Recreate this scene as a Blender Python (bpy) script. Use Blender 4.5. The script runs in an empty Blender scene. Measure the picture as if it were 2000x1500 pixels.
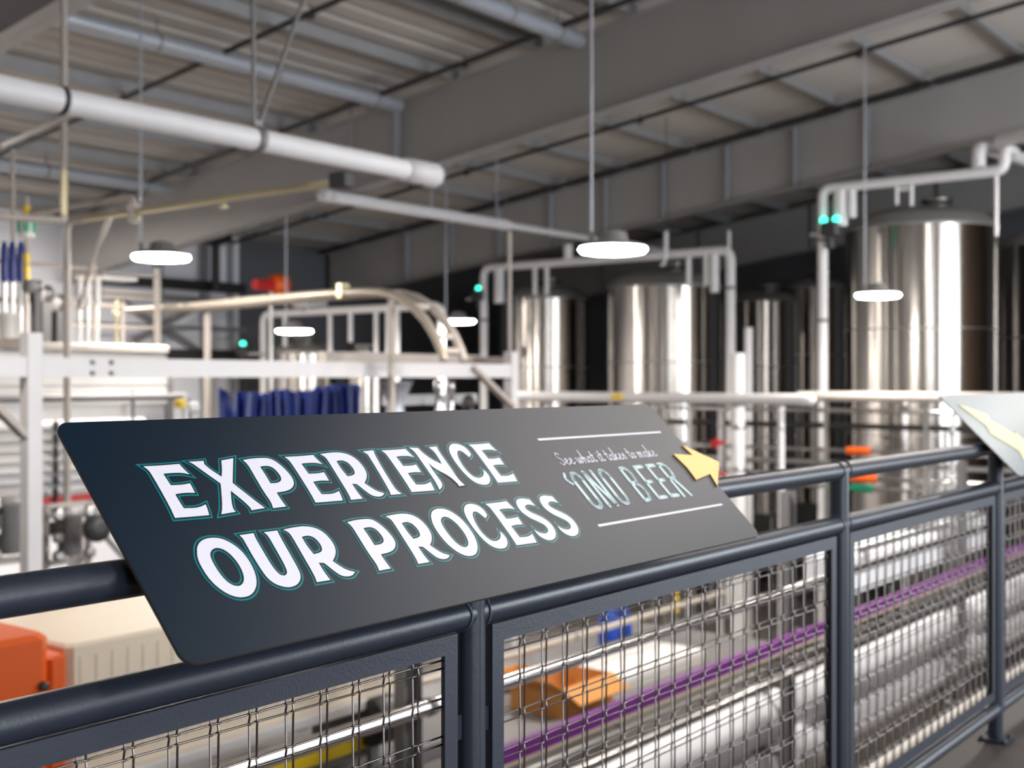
import bpy, math, random
from mathutils import Vector, Matrix
from mathutils.geometry import tessellate_polygon

random.seed(7)
S = bpy.context.scene
COL = S.collection
PI = math.pi

# ------------------------------------------------------------------ camera
F = 2350.0                                   # focal length in pixels of the 2000x1500 frame
TH = math.atan(1830.0 / F)                   # angle between the view and the guardrail
CT, ST = math.cos(TH), math.sin(TH)
EYE = Vector((0.0, 0.0, 1.29))
cam = bpy.data.cameras.new('camera')
cam.sensor_width = 36.0
cam.lens = 36.0 * F / 2000.0
cam.shift_y = -0.005
cam.clip_start, cam.clip_end = 0.05, 200
cam.dof.use_dof = True
cam.dof.focus_distance = 1.72
cam.dof.aperture_fstop = 4.6
cam.dof.aperture_blades = 0
cam_o = bpy.data.objects.new('camera', cam)
cam_o.location = EYE
cam_o.rotation_euler = (PI / 2, 0, TH - PI / 2)
COL.objects.link(cam_o)
S.camera = cam_o

# ------------------------------------------------------------------ world and exposure
w = bpy.data.worlds.new('world')
S.world = w
w.use_nodes = True
w.node_tree.nodes['Background'].inputs[0].default_value = (0.75, 0.85, 1.0, 1)
w.node_tree.nodes['Background'].inputs[1].default_value = 0.6
S.view_settings.view_transform = 'Standard'
S.view_settings.look = 'None'
S.view_settings.gamma = 1.0
S.view_settings.use_curve_mapping = False
S.view_settings.exposure = 0.30
S.cycles.use_denoising = True
S.cycles.max_bounces = 6
S.cycles.diffuse_bounces = 4
S.cycles.glossy_bounces = 3
S.cycles.transmission_bounces = 2
S.cycles.sample_clamp_indirect = 4.0
S.cycles.blur_glossy = 0.5
S.cycles.caustics_reflective = False
S.cycles.caustics_refractive = False

LAMP_W = 80.0        # watts of one pendant lamp
LENS = 60.0           # radiance of its lens
SKY = 8.0             # radiance of the daylit windows


def area(name, loc, rot, sx, sy, watts, color):
    l = bpy.data.lights.new(name, 'AREA')
    l.shape = 'RECTANGLE'
    l.size, l.size_y = sx, sy
    l.energy = watts
    l.color = color
    o = bpy.data.objects.new(name, l)
    o.location = loc
    o.rotation_euler = rot
    COL.objects.link(o)
    return o


# daylight that comes in through the glass front behind the gallery
area('window_daylight', (13.2, -5.8, 2.2), (math.radians(90), 0, 0), 8.2, 3.6, 380.0, (0.86, 0.92, 1.0))
area('window_daylight', (1.1, -5.8, 2.2), (math.radians(90), 0, 0), 5.5, 3.4, 130.0, (0.95, 0.96, 1.0))


# ------------------------------------------------------------------ pixel rays -> places in the hall
def ray(px, py):
    q = (px - 1000.0) / F
    return Vector((CT + ST * q, ST - CT * q, (740.0 - py) / F))


def AY(px, py, Y):
    r = ray(px, py)
    return EYE + r * (Y / r.y)


def AX(px, py, X):
    r = ray(px, py)
    return EYE + r * (X / r.x)


def AD(px, py, d):
    return EYE + ray(px, py) * d


# ------------------------------------------------------------------ materials
MATS = {}


def mat(name, col, rough=0.5, metal=0.0, var=0.0, scale=8.0, bump=0.0, bscale=40.0, emit=None, aniso=0.0,
        spec=None, stretch=None, rvar=0.0):
    if name in MATS:
        return MATS[name]
    m = bpy.data.materials.new(name)
    m.use_nodes = True
    nt = m.node_tree
    b = nt.nodes['Principled BSDF']
    b.inputs['Base Color'].default_value = (*col, 1)
    b.inputs['Roughness'].default_value = rough
    b.inputs['Metallic'].default_value = metal
    if spec is not None:
        b.inputs['Specular IOR Level'].default_value = spec
    tc = nt.nodes.new('ShaderNodeTexCoord')
    src = tc.outputs['Object']
    if stretch:
        mp = nt.nodes.new('ShaderNodeMapping')
        mp.inputs['Scale'].default_value = stretch
        nt.links.new(src, mp.inputs['Vector'])
        src = mp.outputs['Vector']
    if var > 0 or rvar > 0:
        n = nt.nodes.new('ShaderNodeTexNoise')
        n.inputs['Scale'].default_value = scale
        n.inputs['Detail'].default_value = 4
        nt.links.new(src, n.inputs['Vector'])
        if var > 0:
            mx = nt.nodes.new('ShaderNodeMix')
            mx.data_type = 'RGBA'
            mx.inputs['A'].default_value = (*[max(0, c * (1 - var)) for c in col], 1)
            mx.inputs['B'].default_value = (*[min(1, c * (1 + var)) for c in col], 1)
            nt.links.new(n.outputs['Fac'], mx.inputs['Factor'])
            nt.links.new(mx.outputs['Result'], b.inputs['Base Color'])
        if rvar > 0:
            mr = nt.nodes.new('ShaderNodeMapRange')
            mr.inputs['To Min'].default_value = max(0.02, rough - rvar)
            mr.inputs['To Max'].default_value = min(1, rough + rvar)
            nt.links.new(n.outputs['Fac'], mr.inputs['Value'])
            nt.links.new(mr.outputs['Result'], b.inputs['Roughness'])
    if bump > 0:
        n2 = nt.nodes.new('ShaderNodeTexNoise')
        n2.inputs['Scale'].default_value = bscale
        nt.links.new(src, n2.inputs['Vector'])
        bp = nt.nodes.new('ShaderNodeBump')
        bp.inputs['Strength'].default_value = bump
        bp.inputs['Distance'].default_value = 0.01
        nt.links.new(n2.outputs['Fac'], bp.inputs['Height'])
        nt.links.new(bp.outputs['Normal'], b.inputs['Normal'])
    if aniso > 0:
        b.inputs['Anisotropic'].default_value = aniso
        b.inputs['Anisotropic Rotation'].default_value = 0.25
        tg = nt.nodes.new('ShaderNodeTangent')
        tg.direction_type = 'RADIAL'
        tg.axis = 'Z'
        nt.links.new(tg.outputs['Tangent'], b.inputs['Tangent'])
    if emit:
        b.inputs['Emission Color'].default_value = (*emit[0], 1)
        b.inputs['Emission Strength'].default_value = emit[1]
    MATS[name] = m
    return m


def lin(r, g, b):
    f = lambda v: (v / 255.0 / 12.92) if v <= 10 else ((v / 255.0 + 0.055) / 1.055) ** 2.4
    return (f(r), f(g), f(b))


rail_m = mat('slate_powder_coat', lin(40, 46, 58), 0.36, 0, 0.06, 30, 0.05, 220)
weld_m = mat('weld_bead', lin(78, 84, 98), 0.4, 0, 0.2, 300, 0.4, 400)
wire_m = mat('crimped_steel_wire', lin(122, 116, 114), 0.28, 1.0, 0.1, 60)
sign_m = mat('sign_navy_print', (0.0004, 0.0110, 0.0245), 0.38, 0, 0.04, 3)
sign2_m = mat('sign_pale_print', (0.20, 0.26, 0.28), 0.35, 0, 0.1, 3)  # one even pale grey-blue base colour
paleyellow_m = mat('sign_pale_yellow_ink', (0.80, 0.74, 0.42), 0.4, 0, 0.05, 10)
roof_glow_m = mat('added_roof_glow', (0.7, 0.7, 0.68), 0.5, emit=((1.0, 0.89, 0.83), 3.9))  # for the unseen roof panes added to make the sign glow
edge_m = mat('sign_edge', lin(60, 52, 48), 0.5, 0, 0.1, 20)
teal_m = mat('sign_teal_ink', lin(10, 128, 132), 0.32, 0, 0.03, 10)
ink_m = mat('sign_white_ink', lin(236, 234, 244), 0.34, 0, 0.02, 10)
pale_m = mat('sign_pale_aqua_ink', lin(196, 222, 226), 0.34, 0, 0.05, 10)
gold_m = mat('sign_gold_ink', lin(255, 205, 112), 0.4, 0, 0.03, 10)
steel_m = mat('stainless_tank', (0.50, 0.465, 0.43), 0.22, 1.0, 0.04, 2, 0.0, 40, None, 0.85)
satin_m = mat('satin_stainless', (0.50, 0.49, 0.47), 0.38, 1.0, 0.08, 6)
tube_m = mat('polished_tube', (0.60, 0.585, 0.58), 0.22, 1.0, 0.05, 10)
head_m = mat('dull_tank_head', (0.33, 0.32, 0.31), 0.5, 0.6, 0.08, 3)
white_m = mat('white_pipe_jacket', (0.74, 0.72, 0.72), 0.45, 0, 0.05, 5, 0.05, 60)
purlin_m = mat('grey_purlin', (0.33, 0.325, 0.325), 0.45, 0.2, 0.12, 5)
paint_m = mat('white_painted_steel', (0.62, 0.60, 0.605), 0.42, 0, 0.04, 4)
warm_m = mat('beige_painted_steel', (0.42, 0.37, 0.33), 0.45, 0, 0.06, 4)
grey_m = mat('grey_painted_steel', (0.20, 0.19, 0.19), 0.5, 0, 0.08, 4)
grey2_m = mat('hanger_grey', (0.22, 0.21, 0.205), 0.45, 0.3, 0.1, 10)
galv_m = mat('galvanised_steel', (0.40, 0.42, 0.46), 0.45, 0.4, 0.15, 12)
girder_m = mat('primer_grey_girder', (0.31, 0.295, 0.285), 0.55, 0, 0.08, 1.5)
black_m = mat('black_iron_pipe', (0.018, 0.017, 0.018), 0.5, 0, 0.1, 10)
dark_m = mat('dark_grey_plastic', (0.035, 0.033, 0.034), 0.45, 0, 0.1, 10)
cream_m = mat('cream_cabinet_panel', (0.72, 0.69, 0.655), 0.4, 0, 0.03, 3)
beige_m = mat('cream_cover', (0.74, 0.62, 0.47), 0.5, 0, 0.05, 3)
orange_m = mat('orange_paint', lin(224, 92, 20), 0.4, 0, 0.05, 5)
blue_m = mat('blue_plastic', lin(10, 34, 104), 0.42, 0, 0.15, 5)
blued_m = mat('royal_blue_plastic', lin(16, 66, 168), 0.35, 0, 0.05, 8)
purple_m = mat('purple_guide_rail', lin(128, 46, 142), 0.35, 0, 0.08, 6)
card_m = mat('cardboard', lin(196, 134, 70), 0.8, 0, 0.08, 8)
bwhite_m = mat('white_carton', lin(226, 222, 218), 0.6, 0, 0.03, 8)
yellow_m = mat('safety_yellow', lin(226, 190, 30), 0.4, 0, 0.05, 8)
green_m = mat('signal_green', lin(30, 150, 110), 0.4, 0, 0.05, 8)
red_m = mat('valve_red', lin(200, 40, 36), 0.4, 0, 0.05, 8)
track_m = mat('beige_track', (0.46, 0.40, 0.33), 0.35, 0.3, 0.1, 8)
housing_m = mat('grey_filter_plastic', (0.30, 0.30, 0.31), 0.45, 0, 0.1, 8)
brass_m = mat('brass_tone_conduit', (0.55, 0.48, 0.30), 0.35, 0.6, 0.1, 10)
membrane_m = mat('white_vessel_gelcoat', (0.86, 0.88, 0.92), 0.55, 0, 0.02, 3)
lens_m = mat('lamp_lens', (0.9, 0.9, 0.9), 0.4, emit=((1.0, 0.96, 0.90), LENS))
led_m = mat('green_led', (0.02, 0.3, 0.2), 0.4, emit=((0.05, 1.0, 0.62), 3.5))
pane_m = mat('daylit_pane', (0.5, 0.55, 0.6), 0.1, emit=((0.86, 0.93, 1.0), SKY))
floor_m = mat('polished_concrete', (0.105, 0.092, 0.082), 0.35, 0, 0.25, 1.2, 0.03, 20, rvar=0.1)
mezz_m = mat('brown_gallery_floor', (0.040, 0.030, 0.025), 0.5, 0, 0.3, 5, 0.05, 30)
deck_m = mat('roof_insulation_facing', (0.56, 0.51, 0.46), 0.75, 0, 0.14, 0.9, 0.25, 4, stretch=(0.3, 1, 1))
ribdeck_m = mat('ribbed_roof_sheet', (0.42, 0.385, 0.35), 0.7, 0, 0.15, 0.9, 0.1, 6, stretch=(0.3, 1, 1))
liner_m = mat('white_wall_liner', (0.86, 0.85, 0.89), 0.5, 0, 0.05, 0.8)
dwall_m = mat('charcoal_wall_panel', (0.12, 0.122, 0.135), 0.6, 0, 0.1, 1)
twall_m = mat('warm_taproom_wall', (0.36, 0.27, 0.20), 0.6, 0, 0.1, 1)


# ------------------------------------------------------------------ mesh builder
class MB:
    def __init__(self):
        self.v, self.f, self.s = [], [], []

    def add(self, vs, fs, smooth=False):
        o = len(self.v)
        self.v += [Vector(p) for p in vs]
        self.f += [tuple(o + i for i in q) for q in fs]
        self.s += [smooth] * len(fs)
        return self

    def box(self, a, b):
        x0, x1 = sorted((a[0], b[0])); y0, y1 = sorted((a[1], b[1])); z0, z1 = sorted((a[2], b[2]))
        self.add([(x0, y0, z0), (x1, y0, z0), (x1, y1, z0), (x0, y1, z0), (x0, y0, z1), (x1, y0, z1), (x1, y1, z1), (x0, y1, z1)],
                 [(0, 3, 2, 1), (4, 5, 6, 7), (0, 1, 5, 4), (1, 2, 6, 5), (2, 3, 7, 6), (3, 0, 4, 7)])
        return self

    def bbox(self, a, b, r=0.01):
        """box with chamfered vertical and top edges"""
        x0, x1 = sorted((a[0], b[0])); y0, y1 = sorted((a[1], b[1])); z0, z1 = sorted((a[2], b[2]))
        r = min(r, (x1 - x0) / 2.2, (y1 - y0) / 2.2, (z1 - z0) / 2.2)
        def ring(i, z):
            return [(x0 + r + i, y0 + i, z), (x1 - r - i, y0 + i, z), (x1 - i, y0 + r + i, z), (x1 - i, y1 - r - i, z),
                    (x1 - r - i, y1 - i, z), (x0 + r + i, y1 - i, z), (x0 + i, y1 - r - i, z), (x0 + i, y0 + r + i, z)]
        vs = ring(r * .5, z0) + ring(0, z0 + r * .5) + ring(0, z1 - r * .5) + ring(r * .5, z1)
        fs = []
        for k in range(3):
            for i in range(8):
                j = (i + 1) % 8
                fs.append((k * 8 + i, k * 8 + j, k * 8 + 8 + j, k * 8 + 8 + i))
        fs += [tuple(range(7, -1, -1)), tuple(range(24, 32))]
        self.add(vs, fs)
        return self

    def beam(self, a, b, wd, ht, up=(0, 0, 1)):
        """rectangular bar from a to b"""
        a, b = Vector(a), Vector(b)
        d = (b - a).normalized()
        u = Vector(up)
        if abs(d.dot(u)) > 0.98:
            u = Vector((1, 0, 0))
        sx = d.cross(u).normalized() * (wd / 2)
        uy = sx.cross(d).normalized() * (ht / 2)
        vs = [p + i * sx + j * uy for p in (a, b) for i, j in ((-1, -1), (1, -1), (1, 1), (-1, 1))]
        self.add(vs, [(3, 2, 1, 0), (4, 5, 6, 7), (0, 1, 5, 4), (1, 2, 6, 5), (2, 3, 7, 6), (3, 0, 4, 7)])
        return self

    def tube(self, pts, r, n=12, caps=True, closed=False):
        pts = [Vector(p) for p in pts]
        m = len(pts)
        rs = r if isinstance(r, (list, tuple)) else [r] * m
        t0 = (pts[1] - pts[0]).normalized()
        u = t0.cross(Vector((0, 0, 1)))
        if u.length < 1e-3:
            u = t0.cross(Vector((1, 0, 0)))
        u.normalize()
        vs = []
        for i, p in enumerate(pts):
            if i == 0:
                t = pts[1] - pts[0]
            elif i == m - 1:
                t = pts[-1] - pts[-2]
            else:
                t = (pts[i + 1] - p).normalized() + (p - pts[i - 1]).normalized()
            t.normalize()
            u = (u - t * u.dot(t))
            u.normalize()
            v = t.cross(u)
            for k in range(n):
                a = 2 * PI * k / n
                vs.append(p + (u * math.cos(a) + v * math.sin(a)) * rs[i])
        fs = []
        for i in range(m - 1):
            for k in range(n):
                k2 = (k + 1) % n
                fs.append((i * n + k, i * n + k2, (i + 1) * n + k2, (i + 1) * n + k))
        self.add(vs, fs, True)
        if caps:
            self.add(vs[:n], [tuple(range(n - 1, -1, -1))])
            self.add(vs[-n:], [tuple(range(n))])
        return self

    def lathe(self, c, prof, n=32, axis=(0, 0, 1), smooth=True):
        """prof: (radius, height) list along axis from c"""
        c = Vector(c); ax = Vector(axis).normalized()
        u = ax.cross(Vector((0, 0, 1)))
        if u.length < 1e-3:
            u = Vector((1, 0, 0))
        u.normalize(); v = ax.cross(u)
        vs = []
        for r, h in prof:
            for k in range(n):
                a = 2 * PI * k / n
                vs.append(c + ax * h + (u * math.cos(a) + v * math.sin(a)) * max(r, 1e-4))
        fs = []
        for i in range(len(prof) - 1):
            for k in range(n):
                k2 = (k + 1) % n
                fs.append((i * n + k, i * n + k2, (i + 1) * n + k2, (i + 1) * n + k))
        self.add(vs, fs, smooth)
        self.add(vs[:n], [tuple(range(n - 1, -1, -1))])
        self.add(vs[-n:], [tuple(range(n))])
        return self

    def prism(self, loops, h0, h1, M=None):
        """flat polygon (outer loop + holes) in local xy, from height h0 to h1"""
        loops = [[Vector((p[0], p[1], 0)) for p in q] for q in loops]
        flat = [p for q in loops for p in q]
        tris = tessellate_polygon(loops)
        M = M or Matrix.Identity(4)
        top = [M @ Vector((p.x, p.y, h1)) for p in flat]
        def area2(t):
            a, b, c = (flat[i] for i in t)
            return (b.x - a.x) * (c.y - a.y) - (b.y - a.y) * (c.x - a.x)
        tris = [t if area2(t) > 0 else (t[0], t[2], t[1]) for t in tris]
        self.add(top, tris)
        if h1 > h0:
            bot = [M @ Vector((p.x, p.y, h0)) for p in flat]
            self.add(bot, [(t[0], t[2], t[1]) for t in tris])
            k = 0
            for q in loops:
                m = len(q)
                self.add(bot[k:k + m] + top[k:k + m], [(i, (i + 1) % m, m + (i + 1) % m, m + i) for i in range(m)])
                k += m
        return self

    def build(self, name, material, parent=None, origin=None, label=None):
        o_ = Vector(origin) if origin is not None else Vector((0, 0, 0))
        me = bpy.data.meshes.new(name)
        me.from_pydata([tuple(p - o_) for p in self.v], [], self.f)
        me.polygons.foreach_set('use_smooth', self.s)
        me.materials.append(material)
        me.update()
        o = bpy.data.objects.new(name, me)
        COL.objects.link(o)
        if parent is not None:
            o.parent = parent
        else:
            o.location = o_
        if label:
            o['label'] = label
        return o


def tag(o, label=None, cat=None, group=None, kind=None):
    if label: o['label'] = label
    if cat: o['category'] = cat
    if group: o['group'] = group
    if kind: o['kind'] = kind
    return o


def thing(name, label, cat, loc=(0, 0, 0), group=None, rot=None):
    o = bpy.data.objects.new(name, None)
    o.empty_display_size = 0.1
    COL.objects.link(o)
    o.location = loc
    if rot:
        o.rotation_euler = rot
    return tag(o, label, cat, group)


def root_loc(o):
    while o.parent:
        o = o.parent
    return o.location


def part(p, name, mb, m, label=None):
    """a part of thing p; mb is in hall coordinates"""
    return mb.build(name, m, p, root_loc(p), label)


def single(name, label, cat, mb, m, group=None):
    xs = [q.x for q in mb.v]; ys = [q.y for q in mb.v]; zs = [q.z for q in mb.v]
    o = mb.build(name, m, None, ((min(xs) + max(xs)) / 2, (min(ys) + max(ys)) / 2, min(zs)))
    return tag(o, label, cat, group)


def struct(name, mb, m):
    o = mb.build(name, m)
    return tag(o, kind='structure')


def copy_tree(o, parent=None):
    c = o.copy()
    COL.objects.link(c)
    if parent:
        c.parent = parent
    for ch in list(o.children):
        copy_tree(ch, c)
    return c


def bend(pts, r, n=5):
    """rounds the corners of a polyline"""
    pts = [Vector(p) for p in pts]
    out = [pts[0]]
    for i in range(1, len(pts) - 1):
        a, p, b = pts[i - 1], pts[i], pts[i + 1]
        d1, d2 = (a - p), (b - p)
        q = min(r, d1.length * .45, d2.length * .45)
        s, e = p + d1.normalized() * q, p + d2.normalized() * q
        for k in range(n + 1):
            t = k / n
            out.append(s * (1 - t) ** 2 + p * 2 * t * (1 - t) + e * t * t)
    out.append(pts[-1])
    return out


def V(x, y, z):
    return Vector((x, y, z))


def roofz(y):
    return 7.2 - 0.127 * y


FLOOR = -3.2

# ------------------------------------------------------------------ the setting
struct('floor', MB().box((-6, 1.3, FLOOR - .2), (30, 21.5, FLOOR)), floor_m)
struct('trim_1', MB().box((-6, -6, -0.22), (30, 1.42, 0)), mezz_m)                       # gallery slab
struct('trim_2', MB().box((-6, 1.42, -0.30), (30, 1.45, 0.02)), rail_m)                  # gallery edge plate
def deck(x0, x1, ribs):
    m = MB()
    prof = []
    y = -6.2
    while y < 21.7:
        if ribs:
            prof += [(y, 0), (y + .20, 0), (y + .235, .055), (y + .34, .055)]
            y += .375
        else:
            prof.append((y, 0)); y += 1.5
    prof.append((21.7, 0))
    vs = []
    for y, h in prof:
        z = roofz(y) + h
        vs += [(x0, y, z), (x1, y, z), (x0, y, roofz(y) + .16), (x1, y, roofz(y) + .16)]
    fs = []
    for i in range(len(prof) - 1):
        a = i * 4
        fs += [(a, a + 1, a + 5, a + 4), (a + 2, a + 6, a + 7, a + 3), (a, a + 4, a + 6, a + 2), (a + 1, a + 3, a + 7, a + 5)]
    fs += [(0, 2, 3, 1), (len(vs) - 4, len(vs) - 3, len(vs) - 1, len(vs) - 2)]
    return m.add(vs, fs)


struct('ceiling', deck(-6.2, 13.2, True), ribdeck_m)
struct('ceiling_far', deck(13.2, 30.2, False), deck_m)
struct('ceiling_added_baffle', MB().box((-5.9, -5.9, 5.0), (5.4, 2.3, 5.2)), black_m)  # unseen black panel added to darken the reflection on the sign's left end



def wall(name, a, b, m):
    return struct(name, MB().box(a, b), m)


wall('wall_north', (-6, 21.5, FLOOR), (17.6, 21.7, 4.6), liner_m)
wall('wall_north_dark', (17.6, 21.5, FLOOR), (30, 21.7, 4.6), dwall_m)
wall('wall_east', (30, -6, FLOOR), (30.2, 21.5, 7.9), dwall_m)
wall('wall_west', (-6.2, -6, FLOOR), (-6, 21.5, 7.9), liner_m)
wall('wall_south', (-6, -6.2, -.2), (-1.8, -6, 8.1), twall_m)
wall('wall_south_pier', (-.2, -6.2, -.2), (2.4, -6, 8.1), twall_m)
wall('wall_south_centre', (4.0, -6.2, -.2), (9.0, -6, 8.1), twall_m)
wall('wall_south_far', (17.4, -6.2, -.2), (30, -6, 8.1), twall_m)
wall('wall_south_head', (9.0, -6.2, 4.2), (17.4, -6, 8.1), twall_m)
wall('wall_south_head_west', (-1.8, -6.2, 4.2), (-.2, -6, 8.1), twall_m)
wall('wall_south_head_centre', (2.4, -6.2, 4.2), (4.0, -6, 8.1), twall_m)
wall('wall_under_gallery', (-6, 1.1, FLOOR), (30, 1.3, -.22), dwall_m)
for i, (x0, ww) in enumerate([(9.0 + 2.8 * k, 2.8) for k in range(3)] + [(-1.8, 1.6), (2.4, 1.6)]):
    f = MB()
    for a, b in (((x0, -6.15, 0), (x0 + .1, -6.03, 4.2)), ((x0 + ww - .1, -6.15, 0), (x0 + ww, -6.03, 4.2)),
                 ((x0 + .1, -6.15, 0), (x0 + ww - .1, -6.03, .12)), ((x0 + .1, -6.15, 4.08), (x0 + ww - .1, -6.03, 4.2))):
        f.box(a, b)
    w_ = struct('window_%d' % (i + 1), f, grey_m)
    MB().box((x0 + .1, -6.11, .12), (x0 + ww - .1, -6.09, 4.08)).build('pane', pane_m, w_)

n_w = 6
for xa_, xb_ in ((6.9, 12.9), (13.5, 17.6)):  # glowing roof panes added out of view to lighten the sign's right end
    for ya, yb in ((-2.08, -.82), (-.58, .68), (.92, 2.18)):
        f = MB()
        for a, b in ((ya, ya + .05), (yb - .05, yb)):
            f.add([(xa_, a, roofz(a) - .06), (xb_, a, roofz(a) - .06), (xb_, b, roofz(b) - .06), (xa_, b, roofz(b) - .06),
                   (xa_, a, roofz(a) - .005), (xb_, a, roofz(a) - .005), (xb_, b, roofz(b) - .005), (xa_, b, roofz(b) - .005)],
                  [(0, 3, 2, 1), (4, 5, 6, 7), (0, 1, 5, 4), (1, 2, 6, 5), (2, 3, 7, 6), (3, 0, 4, 7)])
        w_ = struct('window_%d' % n_w, f, galv_m)
        n_w += 1
        a, b = ya + .05, yb - .05
        MB().add([(xa_, a, roofz(a) - .03), (xb_, a, roofz(a) - .03), (xb_, b, roofz(b) - .03), (xa_, b, roofz(b) - .03)], [(0, 3, 2, 1)]).build('pane', roof_glow_m, w_)

# roof steel -----------------------------------------------------------
pur0 = None
for i in range(18):
    y = -5.2 + 1.5 * i
    z = roofz(y)
    b = MB()
    b.box((-5.98, y - .0015, z - .2), (29.98, y + .0015 + .004, z - .004))
    b.box((-5.98, y - .07, z - .2), (29.98, y + .005, z - .194))
    b.box((-5.98, y - .07, z - .2), (29.98, y - .066, z - .175))
    b.box((-5.98, y, z - .012), (29.98, y + .07, z - .012 + .003))
    single('roof_purlin', 'long thin steel purlin running lengthwise under the sloping roof deck', 'purlin', b,
           purlin_m, 'purlins under the roof deck')


def girder(name_label, X, depth, stiff, ya=-5.9, yb=21.3):
    t = thing('roof_girder', name_label, 'girder', (X, ya, roofz(ya) - .2 - depth), 'deep steel roof girders')
    def slab(dx, o0, o1):
        m = MB()
        m.add([(X - dx, ya, roofz(ya) + o0), (X + dx, ya, roofz(ya) + o0), (X + dx, yb, roofz(yb) + o0), (X - dx, yb, roofz(yb) + o0),
               (X - dx, ya, roofz(ya) + o1), (X + dx, ya, roofz(ya) + o1), (X + dx, yb, roofz(yb) + o1), (X - dx, yb, roofz(yb) + o1)],
              [(0, 3, 2, 1), (4, 5, 6, 7), (0, 1, 5, 4), (1, 2, 6, 5), (2, 3, 7, 6), (3, 0, 4, 7)])
        return m
    part(t, 'web', slab(.008, -.22 - depth + .02, -.22), girder_m)
    part(t, 'top_flange', slab(.13, -.22, -.202), girder_m)
    part(t, 'bottom_flange', slab(.14, -.2 - depth, -.2 - depth + .02), girder_m)
    for y in stiff:
        m = MB().box((X - .13, y - .006, roofz(y) - .18 - depth), (X + .13, y + .006, roofz(y) - .23))
        part(t, 'stiffener', m, galv_m)
    return t


girder('grey roof girder over the near end of the hall, mostly out of view', 6.1, 1.1, [8.0])
girder('deep grey roof girder with one upright stiffener above the white pipe end', 13.2, 1.12, [12.4])
girder('deep grey roof girder carrying many upright stiffeners above the tank row', 20.2, 1.12, [7.9 + 1.35 * k for k in range(9)])
girder('dark roof girder far behind the tanks against the charcoal wall', 27.2, 1.12, [3 + 3 * k for k in range(6)])

for X, lab in ((9.7, 'black sprinkler pipe crossing the open roof bay above the long white pipe'),
               (12.5, 'black sprinkler pipe along the top edge of the single stiffener girder'),
               (17.0, 'black sprinkler pipe between the two big roof girders, nearer the camera'),
               (19.55, 'black sprinkler pipe along the top edge of the many stiffener girder')):
    t = thing('sprinkler_pipe', lab, 'pipe', (X, 0, roofz(0) - .27), 'black sprinkler pipes under the roof')
    part(t, 'pipe', MB().tube([(X, -5.5, roofz(-5.5) - .27), (X, 21.0, roofz(21) - .27)], .036 if X < 19 else .045, 10), black_m)
    for k in range(7):
        y = -4.45 + 3.75 * k
        if y > 20: continue
        m = MB().tube([(X, y, roofz(y) - .30), (X, y, roofz(y) - .19)], .010, 6)
        m.lathe((X, y, roofz(y) - .31), [(.05, -.03), (.052, 0), (.05, .04)], 10)
        part(t, 'hanger', m, black_m)
    for k in range(6):
        y = -3 + 3.9 * k
        part(t, 'sprinkler_head', MB().lathe((X, y, roofz(y) - .36), [(.012, 0), (.03, .01), (.012, .02), (.012, .08)], 8), satin_m)

# pale tubes standing in for lit purlins along the bays
for Y, xa, xb, lab in ((12.2, 6.4, 12.95, 'pale round tube in place of a lit purlin high under the roof in the upper corner bay'),
                       (17.7, 6.4, 12.95, 'pale round tube in place of a lit purlin low down the roof slope behind the brass conduit'),
                       (9.0, 9.0, 13.0, 'pale round tube in place of a lit purlin ending at the single stiffener girder')):
    z = roofz(Y) - .33
    t = thing('lit_purlin_tube', lab, 'duct', (xa, Y, z), 'pale tubes in place of lit purlins')
    part(t, 'pipe', MB().tube([(xa, Y, z), (xb, Y, z)], .11, 14), galv_m)
    for k in range(4):
        x = xa + .5 + (xb - xa - 1) * k / 3
        m = MB().lathe((x, Y, z), [(.115, -.02), (.118, 0), (.115, .02)], 14, (1, 0, 0))
        m.beam((x, Y, z + .1), (x, Y, z + .32), .01, .03)
        part(t, 'strap', m, grey_m)

# ------------------------------------------------------------------ guardrail on the gallery edge
RY, RT, RM, RB = 1.28, 1.0455, 0.903, 0.112
R0 = 0.0245
POSTS = [0.03, 1.53, 3.06, 4.46, 5.96, 7.46]
gr = thing('guardrail', 'dark slate steel guardrail with wire mesh panels along the gallery edge', 'guardrail', (3.7, RY, 0))
part(gr, 'top_rail', MB().tube([(-1.5, RY, RT), (8.2, RY, RT)], R0, 24), rail_m)
part(gr, 'mid_rail', MB().tube([(-1.5, RY, RM), (8.2, RY, RM)], R0, 24), rail_m)
part(gr, 'bottom_rail', MB().tube([(-1.5, RY, RB), (8.2, RY, RB)], R0, 20), rail_m)
for x in POSTS:
    p = part(gr, 'post', MB().tube([(x, RY, .006), (x, RY, RT)], R0 + .0015, 20), rail_m)
    m = MB().bbox((x - .05, RY - .05, 0), (x + .05, RY + .05, .008), .004)
    for sx in (-1, 1):
        for sy in (-1, 1):
            m.lathe((x + sx * .038, RY + sy * .038, .008), [(.008, 0), (.008, .005), (.004, .008)], 8)
    part(p, 'base_plate', m, rail_m)
    for z in (RT, RM, RB):
        for sx in (-1, 1):
            m = MB()
            pts = []
            for k in range(25):
                a = 2 * PI * k / 24
                pts.append((x + sx * (R0 * .97 + .002 * abs(math.sin(a))), RY + math.cos(a) * (R0 + .001), z + math.sin(a) * (R0 + .001)))
            m.tube(pts, [.0016 + .0011 * random.random() for _ in pts], 6)
            part(p, 'weld_bead', m, weld_m)
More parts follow.
